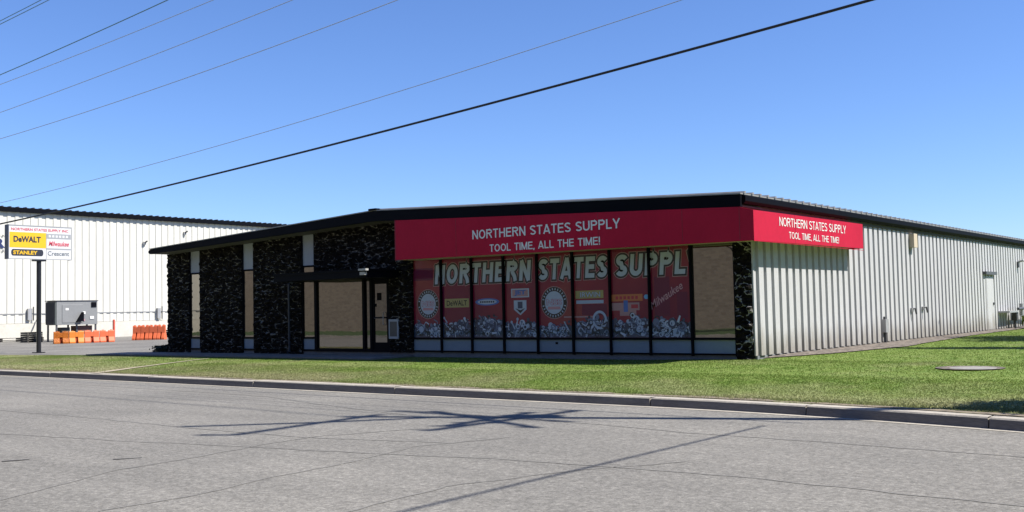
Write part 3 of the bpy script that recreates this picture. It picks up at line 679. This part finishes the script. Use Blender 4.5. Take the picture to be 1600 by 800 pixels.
for txt, x0, x1, z0, h in (('NORTHERN STATES SUPPLY', -8.0, -3.12, 3.235, .25), ('TOOL TIME, ALL THE TIME!', -7.38, -3.73, 2.85, .205)):
    mb = MB(); put_bold(mb, txt, (x0, YFR, z0), UX, x1 - x0, h, ((0, M_letter, .006),), t=.15); mb.build('sign_lettering', sign)
for txt, y0, y1, z0, h in (('NORTHERN STATES SUPPLY', .46, 4.82, 3.12, .215), ('TOOL TIME, ALL THE TIME!', 1.0, 4.28, 2.835, .165)):
    mb = MB(); put_bold(mb, txt, (XS, y0, z0), (0, 1, 0), y1 - y0, h, ((0, M_letter_b, .006),), t=.115); mb.build('sign_lettering', sign)

# ------------------------------------------------------------------ white warehouse far left
wh = thing('warehouse', 'large cream white ribbed metal warehouse behind the parking lot', 'warehouse', (-80, 20, -.4))
XB = -70; mb = MB(); y = -40; P = []
while y < 80:
    P += [(0, y), (0, y + .10), (.05, y + .13), (.05, y + .42), (0, y + .45), (0, y + .55)]; y += .62
for (a, c), (d, e) in zip(P, P[1:]): mb.poly([(XB + .0 - a, c, .95), (XB - d, e, .95), (XB - d, e, 9.78), (XB - a, c, 9.78)], M_white)
mb.box((XB - 40, -40, -.4), (XB - .3, 80, 9.7), M_white); mb.build('wall', wh)
mb = MB(); mb.box((XB - .2, -40, -.5), (XB + .06, 80, .93), M_wbase); mb.build('plinth', wh)
mb = MB(); mb.prism([(XB + .25, -40.2, 9.72), (XB + .25, -40.2, 10.08), (XB - 20, -40.2, 11.1), (XB - 40, -40.2, 10.0), (XB - 40, -40.2, 9.72)], (0, 120.4, 0), M_dark)
y = -40
while y < 80: mb.box((XB + .1, y, 10.07), (XB - .4, y + .1, 10.17), M_dgrey); y += .62
mb.build('roof', wh)
mb = MB(); mb.box((XB + .0, -40, 1.68), (XB + .03, 80, 1.74), M_galv); mb.build('girt_line', wh)
for y, z in ((31.55, 8.75), (27.5, 7.7)):
    mb = MB(); mb.box((XB, y - .12, z - .15), (XB + .15, y + .12, z + .1), M_galv); mb.tube([(XB + .1, y, z), (XB + .35, y + .1, z + .15)], .07, M_dgrey); mb.build('wall_lamp', wh)
for y, z in ((17.34, 1.75), (28.85, 1.65)):
    mb = MB(); mb.box((XB + .03, y - .18, z - .55), (XB + .25, y + .12, z + .35), M_galv); mb.tube([(XB + .15, y + .3, z + .5), (XB + .15, y + .3, z - .6)], .05, M_dgrey); mb.build('meter_box', wh)
mb = MB(); mb.box((XB + .03, 21.5, .85), (XB + .07, 22.2, 1.6), mat('pale_blue_plate', (.35, .48, .65), .5)); mb.build('wall_plate', wh)
mb = MB(); mb.tube([(XB + .1, 17.9, 1.2), (XB + .3, 17.5, .4), (XB + .5, 16.8, -.35)], .03, M_dgrey); mb.build('conduit', wh)
M_navy = mat('navy_lettering', (.01, .02, .09), .5)
mb = MB(); put_text(mb, 'R', (XB + .06, 14.55, 6.85), (0, 1, 0), .9, .75, ((0, M_navy, .01),), base_off=.05)
for z in (7.72, 6.52): put_text(mb, 'E R', (XB + .06, 14.9, z), (0, 1, 0), .5, .16, ((0, M_dgrey, .01),), base_off=.02)
mb.build('wall_lettering', wh)
# dark pallets and clutter against the plinth
M_pal = dirty(mat('weathered_pallet', (.05, .045, .04), .9), (.05, .045, .04), .4, ns=5)
def pallet_stack(x, y, n, lab, wd=2.2):
    t = thing('pallet_stack', lab, 'pallet stack', (x, y, -.4), 'dark pallet stacks by the warehouse')
    for k in range(n):
        mb = MB(); z = -.39 + k * .15
        for j in range(5): mb.box((x - .5 + j * .22, y - wd / 2, z + .10), (x - .36 + j * .22, y + wd / 2, z + .13), M_pal)
        for j in range(3): mb.box((x - .5, y - wd / 2 + j * (wd / 2 - .05), z), (x + .52, y - wd / 2 + .1 + j * (wd / 2 - .05), z + .098), M_pal)
        mb.build('pallet', t)
pallet_stack(-66.5, 14.9, 2, 'low dark pallets lying left of the sign post by the warehouse', 3.2)
pallet_stack(-62.3, 13.7, 5, 'tall dark pallet stack beside the grey machine housing', 1.1)
pallet_stack(-61.6, 24.4, 4, 'dark pallet stack half hidden behind the black stone wall', 1.6)

# grey air handler on a steel stand
ac = thing('air_handler', 'big grey rooftop air unit standing on steel legs by the warehouse', 'air unit', (-60.5, 15.8, -.4))
M_ac = dirty(mat('grey_unit_paint', (.19, .195, .195), .5), (.19, .195, .195), .12, ns=1)
M_acd = dirty(mat('dark_unit_grille', (.06, .07, .065), .6), (.06, .07, .065), .2, ns=3)
mb = MB(); mb.box((-61.35, 14.35, .80), (-60, 17.45, 2.50), M_ac); mb.box((-61.4, 14.2, 2.50), (-59.95, 17.5, 2.56), M_dgrey); mb.box((-59.997, 14.75, .95), (-59.97, 16.3, 2.25), M_ac); mb.build('housing', ac, bevel=.015)
mb = MB(); mb.box((-61.32, 14.25, .82), (-60.02, 14.345, 2.46), M_acd)
for k in range(14): mb.box((-61.3 + k * .093, 14.22, .86), (-61.28 + k * .093, 14.25, 2.42), M_dgrey)
mb.build('coil_grille', ac)
for y0, z0, y1, z1, m in ((15.0, 1.85, 15.22, 2.0, M_letter_b), (16.3, 1.55, 16.5, 1.75, M_letter_b), (16.85, 1.2, 17.15, 1.4, M_letter_b), (16.95, 2.05, 17.35, 2.42, M_frame), (16.3, 1.05, 16.45, 1.2, F_pink)):
    mb = MB(); mb.box((-59.969, y0, z0), (-59.96, y1, z1), m); mb.build('unit_label', ac)
mb = MB(); mb.prism([(-59.97, 15.75, 1.0), (-59.97, 16.2, 1.05), (-59.97, 16.2, 1.7)], (.35, 0, 0), M_frame); mb.build('intake_hood', ac)
for x in (-61.3, -60.1):
    for y in (14.4, 15.9, 17.35):
        mb = MB(); mb.box((x - .05, y - .05, -.4), (x + .05, y + .05, .8), M_dgrey); mb.build('leg', ac)
mb = MB(); mb.box((-61.2, 14.9, -.3), (-60.3, 15.5, .62), M_pal); mb.box((-61.1, 16.0, .1), (-60.3, 17.2, .72), dirty(mat('rusty_crate', (.16, .08, .06), .8), (.16, .08, .06), .3, ns=4)); mb.build('stand_ballast', ac)

# traffic barriers
M_or1 = dirty(mat('orange_plastic', (.56, .165, .012), .5), (.58, .17, .012), .12, ns=2); M_or2 = dirty(mat('faded_red_orange_plastic', (.56, .115, .035), .5), (.58, .12, .04), .12, ns=2)
M_slot = mat('barrier_slot', (.35, .05, .01), .8)
def barrier(m, Lg, Ht, wb):
    """water barrier: flared base, lifting slot through the lower half, two moulded top notches"""
    t = bpy.data.objects.new('traffic_barrier', None); COL.objects.link(t)
    prof = [(-wb / 2, 0), (wb / 2, 0), (wb / 2, .12 * Ht), (wb * .22, .45 * Ht), (wb * .16, Ht * .93), (wb * .10, Ht), (-wb * .10, Ht), (-wb * .16, Ht * .93), (-wb * .22, .45 * Ht), (-wb / 2, .12 * Ht)]
    mb = MB(); h = Lg / 2 - .02
    # two end blocks and a bridge leave a real gap for the fork slot
    mb.prism([(x, -h, z) for x, z in prof], (0, h - Lg * .09, 0), m); mb.prism([(x, Lg * .09, z) for x, z in prof], (0, h - Lg * .09, 0), m)
    up = [(-wb * .215, .52 * Ht), (wb * .215, .52 * Ht), (wb * .155, Ht * .9), (-wb * .155, Ht * .9)]
    mb.prism([(x, -Lg * .0899, z) for x, z in up], (0, Lg * .1798, 0), m)
    mb.build('barrier_body', t, bevel=.012)
    mb = MB(); mb.box((-wb * .1, -Lg * .089, 0.01), (wb * .1, Lg * .089, Ht * .52), M_slot); mb.build('slot', t)
    mb = MB()
    for y in (-h * .55, h * .55): mb.box((-.03, y - .06, Ht - .005), (.03, y + .06, Ht + .035), m)
    mb.build('fill_cap', t); return t
rowL = (Vector((-54.55, 11.25, -.4)), Vector((-53.15, 14.75, -.4)))
dirL = (rowL[1] - rowL[0]).normalized(); LL = (rowL[1] - rowL[0]).length
b1 = barrier(M_or1, LL / 4, .79, .52); b2 = barrier(M_or2, LL / 4, .80, .52)
labs = ['bright orange barrier at the left end of the low row', 'bright orange barrier second from the left end of the low row', 'red orange barrier third along the low row, beside the bright orange ones', 'red orange barrier at the right end of the low row, near the red bollard']
for k in range(4):
    o = (b1, copy_tree(b1), b2, copy_tree(b2))[k] if k in (0, 2) else None
    if k == 1: o = copy_tree(b1)
    if k == 3: o = copy_tree(b2)
    o.location = rowL[0] + dirL * (LL * (k + .5) / 4); o.location.z = gz(o.location.x, o.location.y) + .01; o.rotation_euler.z = math.atan2(dirL.y, dirL.x) - math.pi / 2
    tag(o, labs[k], 'barrier', 'plastic traffic barriers in the parking lot')
# drop the two spare copies made by the tuple above
used = [x for x in bpy.data.objects if x.get('category') == 'barrier']
for x in [y for y in bpy.data.objects if y.name.startswith('traffic_barrier') and y not in used]:
    for ch in [z for z in bpy.data.objects if z.parent == x]: bpy.data.objects.remove(ch)
    bpy.data.objects.remove(x)
rowR = (Vector((-56.3, 18.05, -.4)), Vector((-54.45, 19.5, -.4))); dR = (rowR[1] - rowR[0]).normalized(); LR = (rowR[1] - rowR[0]).length
b3 = barrier(M_or2, LR / 4, 1.03, .62)
labs = ['tall red orange barrier at the left end of the taller row', 'tall red orange barrier second from left in the taller row', 'tall red orange barrier third from left in the taller row', 'tall red orange barrier nearest the black stone wall']
for k in range(4):
    o = b3 if k == 0 else copy_tree(b3)
    o.location = rowR[0] + dR * (LR * (k + .5) / 4); o.location.z = gz(o.location.x, o.location.y) + .01; o.rotation_euler.z = math.atan2(dR.y, dR.x) - math.pi / 2
    tag(o, labs[k], 'barrier', 'plastic traffic barriers in the parking lot')
bo = thing('bollard', 'slim red bollard between the two barrier rows', 'bollard', (-58.1, 17.63, -.4))
mb = MB(); mb.tube([(-58.1, 17.63, -.4), (-58.1, 17.63, 1.08), (-58.1, 17.63, 1.12)], [.085, .085, .05], dirty(mat('faded_red_paint', (.55, .10, .06), .6), (.55, .10, .06), .2), 14); mb.build('post', bo, smooth=False)

# ------------------------------------------------------------------ pole sign
XSG, YSG = -34.3, .0
ps = thing('pole_sign', 'white advertising sign with yellow and black panels on a black post', 'sign', (XSG, YSG, -.25))
mb = MB(); mb.tube([(XSG, YSG, -.28), (XSG, YSG, 3.92)], .10, M_poly, 14); mb.box((XSG - .2, YSG - .2, -.24), (XSG + .2, YSG + .2, -.2), M_poly); mb.box((XSG - .15, YSG - .26, 3.84), (XSG + .15, YSG + .26, 3.93), M_poly); mb.build('post', ps)
Y0, Y1, Z0, Z1 = -1.42, 1.42, 3.93, 5.40; X = XSG + .16
M_swhite = mat('sign_white', (.52, .52, .52), .5); M_sgrey = mat('sign_grey', (.26, .27, .28), .5); M_syel = mat('sign_yellow', (.60, .36, .005), .5); M_sblack = mat('sign_black', (.015, .018, .03), .5); M_sred = mat('sign_red', (.45, .03, .06), .5)
mb = MB(); mb.box((XSG - .14, Y0, Z0), (X, Y1, Z1), M_swhite); mb.box((XSG - .16, Y0 - .03, Z0 - .02), (X + .01, Y0, Z1 + .02), mat('sign_edge', (.05, .06, .09), .5)); mb.box((XSG - .16, Y1, Z0 - .02), (X + .01, Y1 + .03, Z1 + .02), M_sgrey)
mb.box((X, Y0, Z1 - .02), (X + .012, Y1, Z1 + .02), M_sgrey); mb.box((X, Y0, Z0 - .02), (X + .012, Y1, Z0 + .02), M_sgrey); mb.build('cabinet', ps)
def srect(mb, y0, z0, y1, z1, m, d): mb.poly([(X + d, y0, z0), (X + d, y1, z0), (X + d, y1, z1), (X + d, y0, z1)], m)
YM = .24; UY = (0, 1, 0)
mb = MB(); put_text(mb, 'NORTHERN STATES SUPPLY INC', (X, Y0 + .10, 5.17), UY, 2.6, .12, ((0, M_sred, .006),), base_off=.02); mb.build('sign_lettering', ps)
mb = MB(); srect(mb, Y0 + .03, 4.42, YM, 5.10, M_syel, .005); put_text(mb, 'DeWALT', (X, Y0 + .20, 4.66), UY, 1.22, .27, ((0, M_sblack, .010),), base_off=.04); mb.build('yellow_panel', ps)
mb = MB(); srect(mb, Y0 + .18, 4.06, YM - .2, 4.35, M_sblack, .005); disc(mb, (X, Y0 + .18, 4.205), UY, UZ, .08, .145, M_sblack, .0045, 16); disc(mb, (X, YM - .2, 4.205), UY, UZ, .08, .145, M_sblack, .0045, 16); put_text(mb, 'STANLEY', (X, Y0 + .19, 4.12), UY, 1.08, .17, ((0, M_syel, .010),), base_off=.035); mb.build('black_panel', ps)
mb = MB(); srect(mb, YM + .03, 4.86, Y1 - .02, 5.08, M_sgrey, .005)
for k in range(6): srect(mb, YM + .12 + k * .16, 4.92, YM + .22 + k * .16, 5.02, M_swhite, .008)
srect(mb, YM + .03, 4.37, Y1 - .02, 4.43, M_sgrey, .005); srect(mb, YM, Z0 + .03, YM + .025, 5.1, M_sgrey, .006); mb.build('grey_panel', ps)
mb = MB(); put_text(mb, 'Milwaukee', (X, YM + .12, 4.53), UY, .95, .22, ((0, M_sred, .008),), shear=.3, uy=(0, 0.0, 1), base_off=.02); mb.build('sign_lettering', ps)
mb = MB(); put_text(mb, 'Crescent', (X, YM + .08, 4.10), UY, 1.0, .2, ((0, mat('sign_dark_grey', (.10, .12, .14), .5), .008),), base_off=.01); mb.build('sign_lettering', ps)

# ------------------------------------------------------------------ utility pole (just right of the picture) and its wires
def quad(p):                          # parabola through three (x, z) points
    (a, A), (b_, B), (c, C_) = p; return lambda x: A * (x - b_) * (x - c) / ((a - b_) * (a - c)) + B * (x - a) * (x - c) / ((b_ - a) * (b_ - c)) + C_ * (x - a) * (x - b_) / ((c - a) * (c - b_))
def cable(name, label, pts, rad, m, x0=-58, x1=9.9, y=-7.0):
    q = quad(pts) if len(pts) == 3 else (lambda x: pts[0][1] + (x - pts[0][0]) * (pts[1][1] - pts[0][1]) / (pts[1][0] - pts[0][0]) + .0009 * (x - pts[0][0]) * (x - pts[1][0]))
    mb = MB(); mb.tube([(x, y, q(x)) for x in np.linspace(x0, x1, 40)], rad, m, 6); o = mb.build(name, smooth=True)
    return tag(o, label, 'cable', 'overhead cables crossing the sky')
cable('overhead_cable', 'thick black overhead cable, lowest and heaviest across the whole sky', ((-23.08, 4.39), (-9.81, 4.97), (5.38, 5.94)), .024, M_cable)
cable('overhead_cable', 'faint thin wire running just above the thick black cable', ((-22.7, 5.09), (-5.32, 6.0), (2.09, 6.62)), .008, M_cablel)
cable('overhead_cable', 'thin grey wire, third from the bottom at the left edge', ((-23.1, 7.19), (-9.77, 7.73), (-4.88, 8.05)), .010, M_cablel)
cable('overhead_cable', 'thin grey wire, fourth from the bottom at the left edge', ((-23.11, 8.06), (-9.76, 8.69)), .010, M_cablel)
cable('overhead_cable', 'thin grey wire just under the greenish wire at upper left', ((-23.12, 8.99), (-11.51, 9.42)), .010, M_cablel)
cable('overhead_cable', 'greenish wire, upper of the close pair at upper left', ((-23.12, 9.31), (-13.55, 9.84)), .014, M_cableg)
cable('overhead_cable', 'greenish wire cutting the top left corner, upper of two', ((-23.13, 11.11), (-20.35, 11.26)), .012, M_cableg)
cable('overhead_cable', 'greenish wire cutting the top left corner, lower of two', ((-23.13, 11.00), (-20.11, 11.15)), .012, M_cableg)
PX, PY = 9.95, -6.4
M_wood = dirty(mat('weathered_pole_wood', (.14, .10, .07), .9), (.14, .10, .07), .3, (1, 1, .2), 6)
up = thing('utility_pole', 'brown wooden utility pole with two crossarms at the kerb', 'utility pole', (PX, PY, -.25))
mb = MB(); mb.tube([(PX, PY, -.4), (PX, PY, 15.3)], [.17, .10], M_wood, 14); mb.build('pole', up, smooth=False)
HA = 12.25
def arm(a, b_, z, r=.05):
    mb = MB(); d = (Vector(b_) - Vector(a)).normalized(); n = Vector((-d.y, d.x, 0)) * r
    mb.prism([(a[0] + n.x, a[1] + n.y, z - .07), (a[0] - n.x, a[1] - n.y, z - .07), (a[0] - n.x, a[1] - n.y, z + .07), (a[0] + n.x, a[1] + n.y, z + .07)], (b_[0] - a[0], b_[1] - a[1], 0), M_wood); return mb.build('crossarm', up)
def shadow_src(x, y, h):             # point at height h whose shadow falls on the road at (x, y)
    k = (h + .4) / SD.z; return (x + SD.x * k, y + SD.y * k)
for za, pa, pb in ((HA, (-1.4, -10.35), (2.2, -10.35)), (HA + .45, (-.75, -10.1), (2.2, -11.2)), (HA + .2, (1.05, -12.2), (1.35, -8.9)), (HA - .3, (.85, -9.5), (.9, -11.7))):
    off = Vector((PX, PY)) - Vector(shadow_src(.8, -10.4, HA)); A = Vector(shadow_src(*pa, za)) + off; B = Vector(shadow_src(*pb, za)) + off
    a_ = arm((A.x, A.y), (B.x, B.y), za)
    mb = MB()
    for t in (.03, .25, .75, .97):
        p = A.lerp(B, t); mb.tube([(p.x, p.y, za + .07), (p.x, p.y, za + .16), (p.x, p.y, za + .28)], [.03, .07, .04], M_galv, 8)
    mb.build('insulator', a_)
for z, pts in ((14.3, ((-1.2, -10.9), (-1.15, -12.3), (-1.05, -13.86), (-1.5, -14.1))), (13.6, ((0, -10.75), (-1.2, -12.2), (-2.68, -13.6)))):
    off = Vector((PX, PY)) - Vector(shadow_src(.8, -10.4, HA)); P = [Vector(shadow_src(*p, z)) + off for p in pts]
    mb = MB(); mb.tube([(p.x, p.y, z) for p in P], .085, M_galv, 8); mb.build('lamp_arm', up)
mb = MB(); mb.tube([(PX - .32, PY + .1, 10.9), (PX - .32, PY + .1, 11.7)], .2, M_galv, 14); mb.build('transformer', up)
mb = MB(); mb.tube([(PX + .3, y, 7.2 + .04 * math.sin((y + 22) / 15 * math.pi)) for y in np.linspace(-7.2, -40, 20)], .026, M_cable, 6)
tag(mb.build('overhead_cable', smooth=True), 'black service wire crossing the street above the camera', 'cable', 'overhead cables crossing the sky')
po2 = copy_tree(up); po2.location.x = -58; tag(po2, 'brown wooden utility pole far down the street to the left', 'utility pole')

# ------------------------------------------------------------------ trees beyond the right edge (two shade the lawn, an added row cuts skylight), bush, gas set
M_bark = dirty(mat('bark', (.12, .09, .065), .9), (.12, .09, .065), .3, (1, 1, .3), 8, .5)
def leafmat(name, a, b_):
    m = mat(name, a, .6, spec=.3); v = coords(m); L(m, ramp(m, noi(m, v, 1.6, 4, .7), ((.35, a), (.65, b_))), bsdf(m).inputs['Base Color']); return m
M_leaf = leafmat('green_leaves', (.035, .08, .018), (.09, .15, .035)); M_leafy = leafmat('yellow_green_leaves', (.13, .19, .03), (.25, .30, .05))
def crown(c, rad, n, size, m, name, parent, seed):
    r = np.random.default_rng(seed); cl = r.normal(size=(26, 3)); cl /= np.linalg.norm(cl, axis=1)[:, None]; cl *= (r.random((26, 1)) ** .5) * .75
    k = r.integers(0, 26, n); p = cl[k] + r.normal(size=(n, 3)) * .17; p = p * np.array(rad) + np.array(c)
    mb = MB(); V = []; F = []
    a = r.normal(size=(n, 3)); a /= np.linalg.norm(a, axis=1)[:, None]; b_ = np.cross(a, r.normal(size=(n, 3))); b_ /= np.linalg.norm(b_, axis=1)[:, None]
    s = size * (.6 + .8 * r.random((n, 1))); q = np.stack([p - a * s, p + b_ * s * .5, p + a * s, p - b_ * s * .5], 1).reshape(-1, 3)
    me = bpy.data.meshes.new(name); me.from_pydata(q.tolist(), [], [tuple(range(4 * i, 4 * i + 4)) for i in range(n)]); me.materials.append(m)
    o = bpy.data.objects.new(name, me); COL.objects.link(o)
    if parent: o.parent = parent; o.matrix_parent_inverse = pinv(parent)
    return o
def tree(x, y, h, rad, lab, seed, n=12000):
    t = thing('shade_tree', lab, 'tree', (x, y, gz(x, y))); big = 3 if rad[0] > 4 else 1; z = gz(x, y); mb = MB()
    mb.tube([(x, y, z - .1), (x + .05, y, z + h * .35), (x, y + .1, h * .7)], [.22, .16, .06], M_bark, 10)
    rr = random.Random(seed)
    for k in range(7):
        a = rr.uniform(0, 6.28); zz = h * rr.uniform(.3, .6); mb.tube([(x, y, zz), (x + math.cos(a) * rad[0] * .4, y + math.sin(a) * rad[1] * .4, zz + .8), (x + math.cos(a) * rad[0] * .75, y + math.sin(a) * rad[1] * .75, zz + 1.5)], [.08, .05, .02], M_bark, 6)
    mb.build('trunk', t); crown((x, y, h - rad[2]), rad, n, .11 * big, M_leaf, 'crown', t, seed)
tree(6.2, 15.2, 6.0, (2.8, 3.3, 2.1), 'leafy green tree on the lawn beside the ribbed wall', 11)
tree(7.3, 8.3, 6.5, (2.8, .75, 1.5), 'slim leafy green tree nearer the street', 12, 8000)
sh = thing('shrub', 'tall narrow green shrub at the foot of the utility pole', 'shrub', (9.5, -6.5, -.25)); crown((9.5, -6.5, 1.8), (.95, 1.15, 2.1), 9000, .07, M_leaf, 'foliage', sh, 13)
mb = MB(); mb.tube([(9.5, -6.5, -.3), (9.5, -6.5, 1.6)], [.08, .03], M_bark); mb.build('stem', sh)
for k, (x, y, h) in enumerate(((23, -6, 9), (26, 2, 11), (24.5, 9, 10), (27, 17, 12), (25, 26, 10), (28, 35, 12), (22.5, -14, 9))):  # unseen tree row, added to block low skylight and deepen the shade
    tree(x, y, h, (4.2, 4.2, h * .46), ['rounded', 'tall', 'broad', 'tallest', 'narrow', 'farthest', 'nearest'][k] + ' leafy tree in the unseen row added at right to cut skylight', 30 + k, 5000)
tree(-12.9, -28.5, 8.8, (3.4, 2.2, 2.2), 'sparse street tree across the road from the store', 21, 2600)
# gas meter set and small bush at the far end of the ribbed wall
gs = thing('gas_meter', 'dark gas meter pipework at the far end of the ribbed wall', 'gas meter', (.5, 25, 0))
mb = MB(); mb.box((.2, 24.5, .30), (.42, 24.8, .72), M_dgrey); mb.tube([(.31, 24.65, -.05), (.31, 24.65, .32)], .05, M_dgrey); mb.build('regulator', gs, bevel=.03)
mb = MB(); mb.tube([(.5, 24.4, .80), (.5, 26.0, .82), (.5, 27.4, .78)], .06, M_dgrey); mb.tube([(.5, 26.0, -.05), (.5, 26.0, .82)], .05, M_dgrey); mb.tube([(.5, 27.2, -.05), (.5, 27.2, 1.0)], .05, M_galv); mb.tube([(.45, 25.2, .5), (.45, 25.2, 1.02)], .09, M_galv, 12); mb.build('pipework', gs)
mb = MB(); mb.box((.06, 22.9, .66), (.5, 24.4, .73), M_galv); mb.build('shelf', gs)
bs = thing('bush', 'small yellow green bush in front of the gas pipework', 'bush', (.72, 25.6, 0)); crown((.72, 25.6, .28), (.42, .5, .42), 1500, .06, M_leafy, 'foliage', bs, 14)
mb = MB(); mb.tube([(.72, 25.6, -.1), (.72, 25.6, .4)], [.03, .015], M_bark, 6); mb.build('stem', bs)

M_dleaf = leafmat('dark_leaves', (.010, .016, .008), (.03, .04, .015))
ls = thing('low_shrub', 'low dark shrub at the left foot of the black stone wall', 'shrub', (-25.1, .35, -.17)); crown((-25.1, .35, -.02), (.62, .5, .22), 2200, .05, M_dleaf, 'foliage', ls, 15)
mb = MB(); mb.tube([(-25.1, .35, -.25), (-25.1, .35, .05)], [.03, .015], M_bark, 6); mb.build('stem', ls)
# ------------------------------------------------------------------ building across the street (what the glass mirrors)
M_tan = dirty(mat('tan_brick', (.30, .24, .18), .85), (.30, .24, .18), .2, ns=1.2)
_m = M_tan; _br = N(_m, 'ShaderNodeTexBrick'); _br.inputs['Scale'].default_value = 1.6; _tc = N(_m, 'ShaderNodeTexCoord'); _mp = N(_m, 'ShaderNodeMapping'); _mp.inputs['Rotation'].default_value = (R_(90), 0, 0); L(_m, _tc.outputs['Object'], _mp.inputs[0]); L(_m, _mp.outputs[0], _br.inputs['Vector'])
_br.inputs['Color1'].default_value = (.33, .26, .195, 1); _br.inputs['Color2'].default_value = (.24, .185, .14, 1); _br.inputs['Mortar'].default_value = (.27, .24, .20, 1); L(_m, _br.outputs[0], bsdf(_m).inputs['Base Color'])
op = thing('brick_building', 'tan brick building across the street seen mirrored in the glass', 'building', (-40, -36, -.25))
mb = MB(); mb.box((-110, -60, -.3), (40, -34, 9.5), M_tan); mb.build('wall', op)
mb = MB(); mb.box((-110.2, -60.2, 9.5), (40.2, -33.8, 9.8), M_dark); mb.build('roof', op)

# ------------------------------------------------------------------ grass blades
def blades(regions, name):
    A = []
    for x0, x1, y0, y1, n, h in regions:
        x = rng.uniform(x0, x1, n); y = rng.uniform(y0, y1, n); hh = h * (.6 + .8 * rng.random(n))
        A.append(np.stack([x, y, hh], 1))
    A = np.concatenate(A); x, y = A[:, 0], A[:, 1]
    ykv = np.array([yk(v) for v in x]); keep = y > ykv + .27 + .16 * np.abs(np.sin(x * 2.3) * np.sin(x * .71 + 1)) * rng.random(len(x)) 
    keep &= ~((x < -11.2) & (y > -1.72)) & ~((x <= .05) & (y > -.06))
    gx = np.array([lerp(v, [(b_, a) for a, b_ in gl]) for v in y]); keep &= ~((x < gx + .03) & (y > .3))
    keep &= ((x - 5.38) ** 2 + (y + 2.05) ** 2 > .56 ** 2)
    A = A[keep]; n = len(A); z = np.array([gz(a, b_) for a, b_ in A[:, :2]])
    ang = rng.uniform(0, 6.283, n); wd = .006 + .005 * rng.random(n); dx, dy = np.cos(ang) * wd, np.sin(ang) * wd
    lx, ly = rng.normal(0, .022, n), rng.normal(0, .022, n)
    V = np.empty((n, 3, 3)); V[:, 0] = np.stack([A[:, 0] - dx, A[:, 1] - dy, z - .005], 1); V[:, 1] = np.stack([A[:, 0] + dx, A[:, 1] + dy, z - .005], 1); V[:, 2] = np.stack([A[:, 0] + lx, A[:, 1] + ly, z + A[:, 2]], 1)
    me = bpy.data.meshes.new(name); me.vertices.add(n * 3); me.vertices.foreach_set('co', V.reshape(-1)); me.loops.add(n * 3); me.loops.foreach_set('vertex_index', np.arange(n * 3, dtype=np.int32))
    me.polygons.add(n); me.polygons.foreach_set('loop_start', np.arange(0, n * 3, 3, dtype=np.int32)); me.update(calc_edges=True); me.validate(); me.materials.append(M_blade)
    o = bpy.data.objects.new(name, me); COL.objects.link(o); tag(o, 'short patchy green grass of the lawn', 'grass', kind='stuff')
blades([(-30, 9, -8.2, 0, 190000, .018), (-16, 9, -8.2, -4, 90000, .018), (0, 9, -1, 24, 70000, .02), (-45, -24, -8.2, -1.7, 25000, .02), (-30, 9, -7.95, -7.5, 9000, .038)], 'grass')
